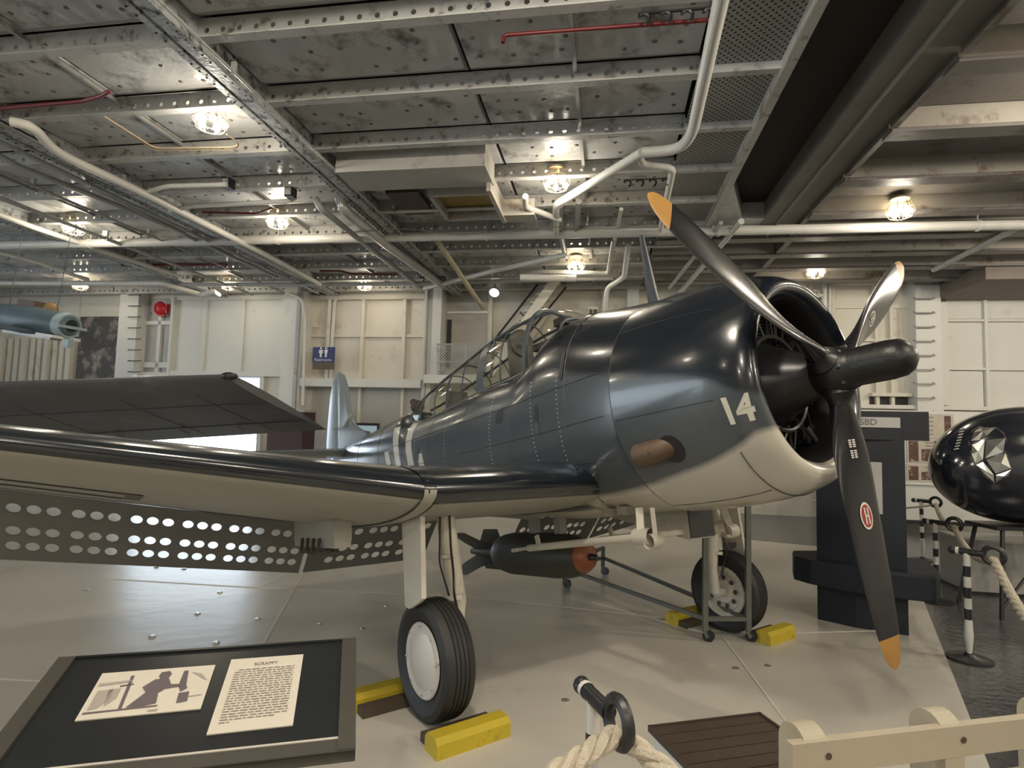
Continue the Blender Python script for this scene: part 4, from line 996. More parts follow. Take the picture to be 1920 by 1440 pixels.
fz = nt.nodes.new('ShaderNodeMath'); fz.operation = 'MULTIPLY_ADD'; nt.links.new(pw_.outputs[0], fz.inputs[0]); fz.inputs[1].default_value = .30; fz.inputs[2].default_value = .045; ms = nt.nodes.new('ShaderNodeMixShader'); nt.links.new(fz.outputs[0], ms.inputs[0]); nt.links.new(tr.outputs[0], ms.inputs[1]); nt.links.new(gl.outputs[0], ms.inputs[2]); nt.links.new(ms.outputs[0], o_.inputs[0])
b = A().loft([[cpt(x, math.pi*j/20) for j in range(21)] for x in xs2], closed=False); canopy = b.build('canopy', gm, plane, True)
frm = mat('frame_navy', (.05,.062,.07), .35)
fb = A()
for x, r in ((-1.99,.012),(-2.46,.026),(-2.86,.009),(-3.6,.008),(-3.95,.012),(-4.25,.008),(-4.66,.010)): fb.tube([cpt(x, math.pi*j/24, .004) for j in range(25)], r, 6)
for t in (0, .95, math.pi-.95, math.pi): fb.tube([cpt(x, t, .004) for x in xs2 if x < (-2.4 if t in (.95, math.pi-.95) else -1.9)], .015, 6)
for t in (1.0, math.pi-1.0): fb.tube([cpt(x, t, .004) for x in (-2.0,-2.2,-2.46)], .012, 6)
fb.build('canopy_frame', frm, canopy, True)
fb = A()
for a_, c_ in ((-3.14,-3.28),): fb.loft([[cpt(a_, math.pi*j/24, .012) for j in range(25)], [cpt(c_, math.pi*j/24, .012) for j in range(25)]], closed=False)
fb.build('canopy_bow', frm, canopy, True)
# cockpit inside: headrest plate, gun sight, seat, roll bar
b = A(); b.box((-2.98,0,.78), (.03,.30,.40)); b.lathe([(0,0),(0,.14),(.04,.14),(.04,0)], (-2.98,0,.95), (1,0,0), 16); b.build('headrest', mat('cockpit_grey', (.10,.10,.09), .6), canopy)
A().box((-2.3,0,.98), (.16,.1,.07)).tube([(-2.3,0,.75),(-2.3,0,.95)], .03, 8).box((-2.32,0,.74), (.3,.5,.06)).build('gun_sight', mat('sight_dark', (.05,.03,.025), .6), canopy)
A().tube([(-3.1,-.3,.6),(-3.1,-.22,1.0),(-3.1,.22,1.0),(-3.1,.3,.6)], .015, 6).box((-4.1,0,.50), (.34,.30,.06)).box((-4.28,0,.60), (.03,.28,.2)).build('rear_seat', mat('cockpit_grey', (.10,.10,.09), .6), canopy)
# rear gun stub behind the canopy
A().tube([(-5.35,.02,.66),(-5.5,.03,.80)], .05, 8).sph((-5.32,0,.70), .09, 10, 6).build('rear_gun_mount', mat('sight_dark', (.05,.03,.025), .6), plane, True)
# --- oil scoop under the nose
b = A(); b.loft([[(-1.13,-.04,-.74),(-1.13,.25,-.74),(-1.13,.25,-.955),(-1.13,-.04,-.955)],[(-2.0,.04,-.70),(-2.0,.20,-.70),(-2.0,.20,-.78),(-2.0,.04,-.78)]])
sc = b.build('oil_cooler_scoop', under, plane); A().bx(-1.131,-1.122,-.03,.24,-.945,-.75).build('scoop_opening', blackm, sc)
# --- landing gear
strm = mat('gear_white', (.55,.52,.44), .45, 0, .12, 8, grime=(.25,.20,.14), gamt=.62, gscale=8)
wz = .37
def gw(s, f_, l_, z_): return w2a(AO+AF*f_+AL*l_+UZ*z_)
for sg in (-1, 1):
    cw = gw(0, 0, sg*1.575, .368)
    b = A(); ax = Vector((0, sg, 0))
    prof = [(-.075,.235),(-.098,.27),(-.112,.315),(-.098,.350),(-.070,.366)]
    for q in (-.045,-.015,.015,.045): prof += [(q-.006,.369),(q-.004,.362),(q+.004,.362),(q+.006,.369)]
    prof += [(.070,.366),(.098,.350),(.112,.315),(.098,.27),(.075,.235)]
    wheel = b.lathe([(.075,.2)]+[(-t, r) for t, r in prof]+[(-.075,.2)], cw, ax, 48).build('main_wheel', rubber, plane, True, angle=25)
    A().lathe([(.085,.232),(.092,.225),(.092,.185),(.088,.18),(.098,.16),(.104,0)], cw, ax, 40).build('hub_cover', mat('hub_cover_white', (.60,.57,.52), .4, 0, .05, 5), wheel, True, angle=25)
    bb = A()
    for j in range(8): a_ = 2*math.pi*j/8; bb.sph(cw+ax*.1+Vector((math.cos(a_)*.205,0,math.sin(a_)*.205)), .007, 5, 4)
    bb.sph(cw+ax*.104+Vector((.24,0,.02)), .011, 6, 4); bb.build('hub_screw', studm, wheel, True, kind='stuff')
    A().lathe([(-.08,.235),(-.09,.225),(-.085,.19),(-.05,.17),(-.05,.12),(-.075,.10),(-.08,.0)], cw, ax, 32).build('inner_rim', strm, wheel, True, angle=30)
    bb = A()
    for j in range(9): a_ = 2*math.pi*j/9; bb.lathe([(0,.022),(-.004,.022),(-.004,0)], cw-ax*.075+Vector((math.cos(a_)*.13,0,math.sin(a_)*.13)), -ax, 8)
    bb.build('rim_hole', mat('rusty_brown', (.07,.045,.035), .7), wheel, True, kind='stuff')
    top = Vector((-1.98, sg*1.50, -.58)); ib = cw-ax*.19
    st = A().tube([top, top.lerp(ib+Vector((0,0,.32)), 1), ib+Vector((0,0,.22)), ib], [.062,.062,.045,.045], 16).tube([ib, cw-ax*.06], .04, 12)
    st.tube([top.lerp(ib, .35)-Vector((0,0,0)), top.lerp(ib, .37)], .07, 16).tube([top.lerp(ib, .62), top.lerp(ib, .65)], .068, 16)
    strut = st.build('gear_strut', strm, plane, True)
    hs = A().tube(bend([top+Vector((.08,0,-.05)), top.lerp(ib, .3)+Vector((.09,sg*.03,0)), top.lerp(ib, .5)+Vector((.07,sg*.02,0)), top.lerp(ib, .6)+Vector((.10,sg*.05,0)), top.lerp(ib, .85)+Vector((.06,0,0))], .05), .009, 6)
    hs.tube(bend([top+Vector((.05,sg*.05,-.05)), top.lerp(ib, .4)+Vector((.04,sg*.10,0)), top.lerp(ib, .62)+Vector((.05,sg*.06,0))], .05), .007, 6)
    hs.build('brake_hose', blackm, strut, True)
    if sg < 0:
        A()._a([(-2.14,sg*1.735,-.60),(-1.84,sg*1.735,-.58),(-1.86,sg*1.735,-1.17),(-1.92,sg*1.735,-1.20),(-2.06,sg*1.735,-1.25),(-2.12,sg*1.735,-1.24)]+[(-2.14,sg*1.71,-.60),(-1.84,sg*1.71,-.58),(-1.86,sg*1.71,-1.17),(-1.92,sg*1.71,-1.20),(-2.06,sg*1.71,-1.25),(-2.12,sg*1.71,-1.24)],
            [(0,1,2,3,4,5),(11,10,9,8,7,6),(0,6,7,1),(1,7,8,2),(2,8,9,3),(3,9,10,4),(4,10,11,5),(5,11,6,0)]).bar((-1.85,sg*1.73,-.6),(-1.87,sg*1.73,-1.17),.03,.03).build('gear_door', strm, plane)
    else:
        b = A(); T0, T1 = Vector((-1.98,sg*1.64,-.60)), Vector((-2.0,sg*1.70,-1.28))
        b.bar(T0, T1, .03, .24, (1,0,0)); gd = b.build('gear_door', strm, plane)
        lh = A()
        for q in (.2,.5,.8): lh.lathe([(0,.05),(-.004,.05),(-.004,0)], T0.lerp(T1, q)-ax*.02, -ax, 14)
        lh.build('lightening_hole', mat('hole_grey', (.2,.19,.17), .6), gd, True)
        A().tube([(-1.98,sg*1.5,-.75),(-1.7,sg*.9,-.68)], .028, 8).build('side_brace', strm, plane, True)
# belly fittings
b = A(); b.tube([(-1.9,-.3,-.70),(-2.6,-.35,-.74),(-3.4,-.3,-.70)], .03, 8); b.sph((-2.1,0,-.72), (.45,.42,.07), 16, 8)
b.build('belly_fairing', under, plane, True)
A().tube([(-1.75,-.42,-.655),(-2.2,-.50,-.655),(-3.0,-.45,-.66)], .006, 5).build('belly_seam', seamm, plane)
b = A().bx(-1.65,-1.55,-.35,-.20,-.76,-.71).bx(-1.50,-1.40,-.35,-.22,-.76,-.70); b.build('belly_vent', mat('dim_plate2', (.25,.23,.19), .6), plane)
# bomb displacing yoke
for sg in (-1, 1):
    y = sg*.42; b = A().tube([(-2.50,y,-1.005),(-1.25,y,-.905)], .028, 12).tube([(-2.66,y,-1.02),(-2.5,y,-1.005)], .014, 8).bar((-2.72,y-.02,-1.03),(-2.64,y-.02,-1.02),.012,.03).bar((-2.72,y+.02,-1.03),(-2.64,y+.02,-1.02),.012,.03)
    b.bar((-2.35,y,-.99),(-2.38,y,-.90),.02,.04,(1,0,0))
    b.lathe([(-.07,.055),(.07,.055)], (-1.2,y,-.90), (1,0,0), 12).lathe([(-.05,.05),(.05,.05)], (-1.12,y,-.93), (0,1,0), 12).bar((-1.22,y,-.88),(-1.25,y*.9,-.72),.05,.06).bar((-1.10,y,-.95),(-1.14,y*.9,-.72),.03,.05)
    b.build('bomb_yoke', strm, plane, True)
A().tube([(-1.2,-.42,-.90),(-1.2,.42,-.90)], .022, 8).build('yoke_crossbar', strm, plane, True)
# ================================================================== BOMB hung beneath
bp_ = a2w(-2.9, 0, -1.11)
bomb = thing('bomb', 'dark olive bomb with an orange nose ring hung under the bomber belly', 'bomb', bp_, AR)
olive = mat('bomb_olive', (.045,.042,.030), .5, 0, .2, 4); orange = mat('bomb_orange', (.22,.065,.025), .5)
q = MB(); q.lathe([(-.66,.10),(-.60,.155),(-.50,.185),(-.40,.198),(.25,.198),(.42,.188),(.54,.165),(.62,.135)], (0,0,0), (1,0,0), 32); body = q.build('bomb_body', olive, bomb, True, angle=50)
MB().lathe([(.62,.135),(.67,.105),(.69,.08),(.69,0)], (0,0,0), (1,0,0), 28).build('nose_ring', orange, bomb, True)
MB().lathe([(.69,.03),(.76,.025),(.78,.015),(.78,0)], (0,0,0), (1,0,0), 12).build('nose_fuze', blackm, bomb, True)
MB().lathe([(-.66,.10),(-.62,.145),(-.56,.172),(-.545,.174),(-.52,.181)], (0,0,0), (1,0,0), 28).build('rear_band', mat('bomb_band', (.07,.07,.065), .35), bomb, True)
MB().tube([(-.62,0,0),(-1.2,0,0)], [.09,.03], 12).build('tail_cone', olive, bomb, True)
for k in range(4):
    an = math.pi/4+math.pi/2*k; u = Vector((0, math.cos(an), math.sin(an)))
    MB().prism([(-.60,.10),(-.82,.18),(-1.0,.30),(-1.28,.30),(-1.18,.14),(-1.05,.03),(-.7,.05)], u.cross(Vector((1,0,0)))*-.002, (1,0,0), u, .005).build('tail_fin', olive, bomb)
for x_ in (-.05,.33): MB().bx(x_-.04,x_+.04,-.04,.04,.19,.40).build('lug', greyp, bomb)
# ================================================================== chocks
yel = mat('chock_yellow', (.47,.36,.02), .6, 0, .12, 6, .2, 20, grime=(.16,.12,.03), gamt=.6, gscale=9)
def chock(c, L_, label, wdg, zr=0):
    t = thing('wheel_chock', label, 'chock', c, Matrix((AL, -AF, UZ)).transposed())
    mb = MB(); W_ = .15; H_ = .115; s = wdg
    mb.prism([(-W_/2,0),(W_/2,0),(W_/2,H_*.75),(W_/2-.03,H_),(-W_/2+.03,H_),(-W_/2,H_*.75)], (-L_/2,0,0), (0,1,0), (0,0,1), L_)
    mb.build('beam', yel, t); MB().bx(-L_/2+.02, L_/2-.02, s*.07, s*.17, .0, .06).build('wedge', mat('chock_wood', (.06,.045,.03), .8), t); return t
cl_n = AO-AL*1.575; cl_f = AO+AL*1.575
chock(cl_n+AF*.40+AL*.03, .50, 'yellow wheel chock in front of the near main wheel', 1)
chock(cl_n-AF*.36-AL*.10, .62, 'yellow wheel chock behind the near main wheel', -1)
chock(cl_f+AF*.40+AL*.14, .42, 'yellow wheel chock in front of the far main wheel', 1)
chock(cl_f-AF*.38-AL*.05, .62, 'yellow wheel chock behind the far main wheel', -1)
# ================================================================== tube trolley under the nose
tm = mat('trolley_grey', (.13,.135,.12), .5, .3, .2, 10, grime=(.08,.05,.03), gamt=.6)
p1, p2, p3, p4 = flr(1322,1203), flr(1403,1203), flr(1058,1102), flr(1130,1078)
t = thing('maintenance_trolley', 'grey tube trolley on castors standing under the bomber nose', 'trolley', (p1+p2)/2)
Z = UZ
for p, ht in ((p1,1.17),(p2,1.22),(p3,.34),(p4,.36)):
    sub(MB().bar(p+Z*.10, p+Z*ht, .045, .045), 'upright', tm, t)
    sub(MB().lathe([(-.02,.02),(-.02,.05),(.02,.05),(.02,.02)], p+Z*.05+B2*.03, (.6,.8,0), 14), 'castor_wheel', blackm, t, True)
    sub(MB().bar(p+Z*.04+B2*.03, p+Z*.10, .03, .05), 'castor_fork', tm, t)
for a_, b_ in ((p1+Z*.20,p2+Z*.20),(p1+Z*.20,p3+Z*.22),(p2+Z*.20,p4+Z*.22),(p3+Z*.33,p4+Z*.34),(p3+Z*.22,p4+Z*.22)): sub(MB().bar(a_, b_, .035, .035), 'rail', tm, t)
sub(MB().tube([p4+Z*.34, p3+Z*.2], .012, 6), 'brace', tm, t); sub(MB().bar(p1+Z*.9+B1*.03-B2*.06, p1+Z*1.17+B1*.03-B2*.06, .012, .012), 'rod', tm, t)
# ================================================================== KIOSK
navyk = mat('kiosk_navy', (.006,.010,.019), .6, 0, .15, 4)
kp = flr(1615, 1140); 
t = thing('exhibit_kiosk', 'tall navy blue exhibit kiosk behind the lower propeller blade', 'kiosk', (3.8, 6.4, 0))
base = [Vector(q) for q in ((3.17,6.12,0),(3.42,5.88,0),(3.805,5.685,0),(4.12,6.22,0),(3.80,6.44,0),(3.32,6.16,0))]
def grow(poly, k): c = sum(poly, Vector())/len(poly); return [c+(p-c)*k for p in poly]
def slabp(poly, z0, z1): mb = MB(); return mb.loft([[p+UZ*z0 for p in poly], [p+UZ*z1 for p in poly]])
sub(slabp(base, 0, 2.1), 'column', navyk, t)
bel = [Vector(q) for q in ((2.98,6.22,0),(3.06,6.04,0),(3.40,5.70,0),(3.92,5.47,0),(4.10,5.66,0),(4.35,6.2,0),(3.75,6.6,0),(3.1,6.5,0))]
mb = MB(); mb.loft([[p+UZ*z for p in grow(bel, k)] for z, k in ((.37,.99),(.38,1.0),(.58,1.0),(.61,.985))]); sub(mb, 'belt_shelf', navyk, t)
hd = [Vector(q) for q in ((3.20,6.06,0),(3.38,5.84,0),(4.00,5.62,0),(4.22,6.12,0),(3.88,6.44,0),(3.36,6.10,0))]
sub(slabp(hd, 1.84, 2.12), 'header', navyk, t)
# header card with lettering, facing front edge
fa, fb_ = hd[1], hd[2]; fd = (fb_-fa).normalized(); fn_ = Vector((fd.y, -fd.x, 0))
if fn_.dot(-fa) < 0: fn_ = -fn_
def onface(u, z, off=.006): return fa+fd*u+fn_*off+UZ*z
def card(u0, u1, z0, z1, off, m, name):
    sub(MB().prism([(0,0),(u1-u0,0),(u1-u0,z1-z0),(0,z1-z0)], onface(u0, z0, off), fd, UZ, .003), name, m, t)
card(.02, .42, 1.96, 2.06, .004, mat('card_grey', (.42,.42,.41), .5), 'title_card')
v_, f_ = text_mesh('SBD', .085); mb = MB(); mb._a([onface(.15+x, 2.01+y, .012) for x, y, _ in v_], f_); sub(mb, 'lettering', mat('letter_grey', (.12,.12,.12), .6), t)
ba, bb_ = base[1], base[2]; fa, fd = ba, (bb_-ba).normalized()
card(.10, .24, 1.12, 1.62, .004, mat('card_grey', (.42,.42,.41), .5), 'info_card')
# ================================================================== STANCHIONS and ropes
ropem = mat('rope_cream', (.52,.46,.36), .8, 0, .15, 30, .6, 90); whitep = mat('post_white', (.60,.58,.54), .5, 0, .08, 10, grime=(.35,.3,.25), gamt=.64, gscale=10)
def stanchion(p, label, H_=.97, yaw=0., first=[None]):
    t = thing('rope_stanchion', label, 'stanchion', p, Matrix.Rotation(yaw, 3, 'Z'), 'black and white banded rope stanchions')
    if first[0] is None:
        L_ = [MB().lathe([(0,0),(0,.17),(.012,.17),(.03,.05),(.05,.03)], (0,0,0), (0,0,1), 20).build('base_plate', blackm, t, True)]
        z = .05; k = 0
        prof0 = [.026]*9
        segs = [(.05,.33),(.33,.42),(.42,.51),(.51,.60),(.60,.69),(.69,.78),(.78,.905)]
        for k, (a_, b_) in enumerate(segs):
            w0 = .034 if k == 0 else .027
            L_.append(MB().lathe([(a_,0),(a_,w0 if k else .018),((a_+b_)/2 if k == 0 else a_+.001,w0),(b_,.027),(b_,0)], (0,0,0), (0,0,1), 14).build('pole_band', whitep if k % 2 == 0 else blackm, t, True))
        L_.append(MB().tube([(-.10,0,.90),(.12,0,.90)], .029, 12).sph((-.10,0,.90), .034, 10, 6).build('cross_arm', blackm, t, True))
        L_.append(MB().lathe([(-.012,.031),(.012,.031)], (-.062,0,.90), (1,0,0), 12).build('arm_band', whitep, t, True))
        L_.append(MB().tube([((.185)+math.cos(a_)*.070, 0, .90+math.sin(a_)*.070) for a_ in [2*math.pi*j/20 for j in range(20)]], .022, 8, closed=True).build('rope_ring', blackm, t, True))
        first[0] = L_
    else:
        for o in first[0]: c = o.copy(); C.objects.link(c); c.parent = t
    return t
def rope(a, b, sag, r, label, n=60, m=ropem):
    a = Vector(a); b = Vector(b); cen_ = [a.lerp(b, i/n)-UZ*sag*4*(i/n)*(1-i/n) for i in range(n+1)]
    L_ = (b-a).length; mb = MB()
    for k in range(3):
        pts = []
        for i in range(n+1):
            t_ = (cen_[min(i+1, n)]-cen_[max(i-1, 0)]).normalized(); s_ = t_.cross(UZ).normalized(); u_ = s_.cross(t_)
            an = 2*math.pi*(k/3)+i/n*L_/ (r*7)*2*math.pi
            pts.append(cen_[i]+(s_*math.cos(an)+u_*math.sin(an))*r*.52)
        mb.tube(pts, r*.56, 7)
    return single(mb, 'barrier_rope', m, label, 'rope', 'twisted barrier ropes', True)
s1 = flr(1818,1236); s2 = flr(1757,1128); s3 = flr(1730,1050); s0 = Vector((.325, 2.2, 0)); s4 = Vector((2.55, 2.1, 0))
def yw(a, b): d = b-a; return math.atan2(d.y, d.x)
def ringpos(p, yaw): return p+Matrix.Rotation(yaw, 3, 'Z') @ Vector((.185,0,.865))
Y1, Y2, Y3, Y0 = math.radians(-50), math.radians(-52), math.radians(-48), math.radians(-72)
stanchion(s1, 'banded rope stanchion nearest the kiosk on the dark floor, tallest in the row of three', 1, Y1)
stanchion(s2, 'banded rope stanchion just right of the kiosk shelf, middle of the row of three', 1, Y2)
stanchion(s3, 'banded rope stanchion farthest back beside the white board', 1, Y3)
stanchion(s0, 'banded rope stanchion in the foreground, cut off by the bottom edge', 1, Y0)
r1, r2, r3, r0 = ringpos(s1, Y1), ringpos(s2, Y2), ringpos(s3, Y3), ringpos(s0, Y0)
rope(r3, r2, .10, .030, 'cream rope between the two farther stanchions', 70); rope(r2, r1, .12, .030, 'cream rope between the middle and nearest stanchions by the kiosk', 70)
rope(r1, Vector((2.75, 2.35, .87)), .35, .034, 'cream rope sagging from the nearest stanchion by the kiosk to the right edge', 110)
rope(r3, Vector((5.2,10.2,.75)), .10, .018, 'thin rope running left from the farthest stanchion', 40)
rope(r0, Vector((-.55, 1.25, .80)), .02, .034, 'thick cream rope running down left from the foreground stanchion', 60)
rope(r0, Vector((1.15, 1.35, .62)), .02, .034, 'thick cream rope running down right from the foreground stanchion', 60)
# ================================================================== INFO PANEL in the foreground
tl, tr_ = flr(110,1235,1.06), flr(668,1198,1.06); 
brr = flr(660,1405,.93); nn = (tr_-tl).cross(brr-tr_).normalized()
if nn.z < 0: nn = -nn
ux = (tr_-tl).normalized(); uy = ux.cross(nn); uy = uy if uy.z < 0 else -uy   # uy: downhill towards the viewer
Wd = (tr_-tl).length; Hd = (brr-tr_).dot(uy)
Rm = Matrix((ux, -uy, nn)).transposed()
ctr = tl+ux*Wd/2+uy*Hd/2
t = thing('information_panel', 'slanted black information panel with a photograph and a text card in the foreground', 'sign', (ctr.x, ctr.y, 0))
def on(x, y, z=0): return tl+ux*x+uy*y+nn*z
def pl_(x0, x1, y0, y1, z0, z1): mb = MB(); c = on((x0+x1)/2, (y0+y1)/2, (z0+z1)/2); return mb.box(c, (x1-x0, y1-y0, z1-z0), Rm)
frmm = mat('panel_frame_bronze', (.085,.08,.07), .35, .4, .1, 8); face = mat('panel_face_black', (.012,.014,.016), .3, 0, .2, 3)
sub(pl_(0, Wd, 0, Hd, -.03, -.004), 'board', face, t)
fw = .05
sub(pl_(Wd-fw, Wd, 0, Hd, -.035, .006), 'frame_side', frmm, t); sub(pl_(0, fw, 0, Hd, -.035, .006), 'frame_side', frmm, t)
sub(pl_(0, Wd, Hd-.045, Hd, -.04, .0), 'frame_bottom', frmm, t); sub(pl_(0, Wd, -.004, .006, -.035, .003), 'frame_top', face, t); sub(pl_(fw, Wd-fw, Hd-.052, Hd-.045, -.02, .003), 'edge_trim', mat('trim_light', (.5,.47,.42), .4), t)
sub(MB().bar((ctr.x+.27, ctr.y+.0, 0), (ctr.x+.27, ctr.y+.0, ctr.z-.06), .07, .07), 'post', blackm, t); sub(MB().lathe([(0,0),(0,.22),(.015,.22),(.02,.05)], (ctr.x+.27, ctr.y, 0), (0,0,1), 20), 'base', blackm, t)
sub(MB().bar((ctr.x-.27, ctr.y+.0, 0), (ctr.x-.27, ctr.y+.0, ctr.z-.06), .07, .07), 'post', blackm, t)
cardm = mat('card_cream', (.58,.54,.46), .5, 0, .06, 5)
# cards by their corners on the sloping face
def uvp(px, py):
    P = hit(px, py, tl, nn); return ((P-tl).dot(ux), (P-tl).dot(uy))
def quad(c4, z, name, m, parent=t):
    mb = MB(); P4 = [on(*uvp(*c), z) for c in c4]; n4 = len(P4); mb._a(P4+[p-nn*.004 for p in P4], [tuple(range(n4)), tuple(range(n4, 2*n4))[::-1]]+[(i, n4+i, n4+(i+1) % n4, (i+1) % n4) for i in range(n4)]); return sub(mb, name, m, parent)
PH4 = [(192,1263),(404,1247),(376,1329),(140,1352)]; TX4 = [(434,1237),(569,1227),(549,1360),(387,1378)]
photo = quad(PH4, .001, 'photograph_card', cardm); txt = quad(TX4, .001, 'text_card', cardm)
def bil(c4, u, v_): a_ = Vector(uvp(*c4[0])); b_ = Vector(uvp(*c4[1])); c_ = Vector(uvp(*c4[2])); d_ = Vector(uvp(*c4[3])); return (a_*(1-u)+b_*u)*(1-v_)+(d_*(1-u)+c_*u)*v_
ink = mat('print_ink', (.11,.09,.10), .6); ink2 = mat('print_ink_soft', (.33,.29,.26), .6)
def poly(c4, pts, m, name, z=.0022):
    mb = MB(); mb._a([on(*bil(c4, u, v_), z) for u, v_ in pts], [tuple(range(len(pts)))]); return sub(mb, name, m, t)
# photograph: tent frame at left, kneeling figure working on an aircraft part
poly(PH4, [(.03,.25),(.30,.22),(.30,.27),(.03,.32)], ink2, 'picture_shape'); poly(PH4, [(.03,.86),(.62,.84),(.62,.87),(.03,.90)], ink, 'picture_shape')
poly(PH4, [(.27,.12),(.30,.12),(.33,.85),(.30,.85)], ink, 'picture_shape'); poly(PH4, [(.22,.33),(.33,.31),(.33,.34),(.22,.37)], ink, 'picture_shape')
poly(PH4, [(.05,.42),(.17,.40),(.20,.60),(.12,.80),(.05,.82)], ink2, 'picture_shape'); poly(PH4, [(.14,.40),(.24,.40),(.24,.62),(.17,.78)], ink2, 'picture_shape')
poly(PH4, [(.53,.10),(.60,.08),(.63,.16),(.61,.26),(.55,.27),(.52,.19)], ink, 'picture_shape', .003)
poly(PH4, [(.50,.26),(.62,.26),(.66,.40),(.60,.55),(.52,.62),(.46,.52),(.42,.42)], ink, 'picture_shape', .0032)
poly(PH4, [(.48,.52),(.58,.58),(.60,.80),(.50,.84),(.40,.84),(.36,.84)], ink, 'picture_shape', .0034)
poly(PH4, [(.60,.40),(.76,.42),(.76,.47),(.62,.50)], ink, 'picture_shape', .0036); poly(PH4, [(.73,.10),(.77,.10),(.80,.45),(.82,.52),(.77,.60),(.73,.45)], ink, 'picture_shape')
poly(PH4, [(.76,.62),(.85,.60),(.86,.82),(.77,.84)], ink, 'picture_shape'); poly(PH4, [(.85,.70),(.97,.69),(.97,.71),(.85,.73)], ink2, 'picture_shape'); poly(PH4, [(.80,.14),(.90,.20),(.97,.36),(.95,.36),(.87,.24)], ink2, 'picture_shape')
poly(PH4, [(.55,.93),(.64,.92),(.63,.97),(.56,.97)], ink2, 'picture_shape')
# text card
v_, f_ = text_mesh('SCRAPPY', 1.0); xs_ = [p[0] for p in v_]; ys_ = [p[1] for p in v_]
mb = MB(); mb._a([on(*bil(TX4, .34+.32*(x-min(xs_))/(max(xs_)-min(xs_)), .13-.045*(y-min(ys_))/(max(ys_)-min(ys_))), .0024) for x, y, _ in v_], f_); sub(mb, 'heading', ink, t)
lines = MB(); rr_ = random.Random(11)
for k in range(22):
    v0 = .175+k*.0335; u = .10 if k else .15; end = .90 if k < 20 else .75
    if k == 21: end = .22
    while u < end:
        w__ = rr_.uniform(.03, .11); u2 = min(u+w__, end)
        lines._a([on(*bil(TX4, a_, b_), .0024) for a_, b_ in ((u,v0),(u2,v0),(u2,v0+.013),(u,v0+.013))], [(0,1,2,3)]); u = u2+.018
o = sub(lines, 'text_lines', mat('print_ink_text', (.20,.18,.16), .6), t, kind='stuff')
# ================================================================== BENCH and slatted brown table (foreground right)
woodc = mat('bench_cream', (.42,.37,.28), .5, 0, .08, 5, .1, 20)
zb = .80
A_, B_ = flr(1480,1392,zb), flr(1990,1335,zb); bx_ = (B_-A_).normalized(); by_ = Vector((-bx_.y, bx_.x, 0))
t = thing('bench', 'cream painted wooden bench back with rounded uprights in the lower right corner', 'bench', ((A_+B_)/2).to_2d().to_3d())
sub(MB().bar(A_-UZ*.055, B_-UZ*.055, .035, .11), 'back_rail', woodc, t); sub(MB().bar(A_-UZ*.24, B_-UZ*.24, .035, .09), 'back_rail', woodc, t)
for k, s_ in enumerate((.085, .56, 1.0)):
    q = A_.lerp(B_, s_)+by_*.065; mb = MB()
    prof = [(-.09,-zb)]+[(-.015+.075*math.cos(a_), -.045+.075*math.sin(a_)) for a_ in [math.pi-math.pi*j/12 for j in range(13)]]+[(.06,-zb)]
    mb.prism(prof, q-bx_*.045+by_*.01, by_, UZ, .09); sub(mb, 'upright', woodc, t)
    sub(MB().lathe([(0,.012),(-.003,.012),(-.003,0)], A_.lerp(B_, min(.97, s_+.03))-UZ*.05-by_*.019, by_, 8), 'screw', mat('screw_dark', (.08,.05,.04), .5), t)
sub(MB().bar(A_-by_*.28-UZ*.38, B_-by_*.28-UZ*.38, .4, .03), 'seat', woodc, t)
z2 = .42
c1, c2, c3 = flr(1215,1362,z2), flr(1425,1337,z2), flr(1495,1425,z2); ex = (c2-c1).normalized(); ey = Vector((ex.y, -ex.x, 0)); Ws = (c2-c1).length; Hs = .75
t = thing('slatted_platform', 'dark brown slatted top on a low white box in front of the bench', 'platform', ((c1+c2)/2+ey*Hs/2).to_2d().to_3d())
brn = mat('slat_brown', (.045,.030,.022), .55, 0, .25, 8, .2, 30)
Rm2 = Matrix((ex, -ey, UZ)).transposed()
sub(MB().box(c1+ex*Ws/2+ey*Hs/2-UZ*(z2/2+.02), (Ws-.04, Hs-.04, z2-.04), Rm2), 'box_side', whitew, t)
n = 9
for k in range(n): sub(MB().box(c1+ex*Ws/2+ey*(Hs*(k+.5)/n)-UZ*.008, (Ws-.03, Hs/n-.006, .012), Rm2), 'slat', brn, t)
for q, d_ in ((c1+ex*Ws/2+ey*.005, (Ws,.012,.028)), (c1+ex*Ws/2+ey*(Hs-.005), (Ws,.012,.028))): sub(MB().box(q-UZ*.008, d_, Rm2), 'top_frame', brn, t)
for q in (c1+ex*.005+ey*Hs/2, c1+ex*(Ws-.005)+ey*Hs/2): sub(MB().box(q-UZ*.008, (.012,Hs,.028), Rm2), 'top_frame', brn, t)
# ================================================================== SECOND AIRCRAFT: wing at left
t = thing('second_aircraft_wing', 'dark grey wing of another aircraft above the bomber wing at left', 'aircraft', (-9.5, 9.4, 0))
ug = mat('wing_grey_dark', (.10,.10,.10), .5, 0, .2, 2, .1, 4, grime=(.16,.16,.17), gamt=.58, gscale=2)
LEa, LEb = Vector((-11.5,7.9,2.0)), Vector((-4.15,8.5,2.52)); TEa, TEb = Vector((-11.5,10.9,1.02)), Vector((-3.3,10.55,1.74))
rings = []
for i in range(11):
    s_ = i/10; a_ = LEa.lerp(LEb, s_); b_ = TEa.lerp(TEb, s_); d = b_-a_; nn_ = d.cross(LEb-LEa).normalized(); nn_ = nn_ if nn_.z > 0 else -nn_; R_ = []
    ff = 1 if i < 10 else .75
    for xc, sd in [(1-j/12, 1) for j in range(13)]+[(j/12, -1) for j in range(1, 12)]:
        xc2 = xc*xc if True else xc; R_.append(a_+d*xc2+nn_*sd*naca(xc2, .085*ff, 0)[0]*d.length)
    rings.append(R_)
mb = MB().loft(rings); pw = sub(mb, 'wing_panel', ug, t, True, angle=60)
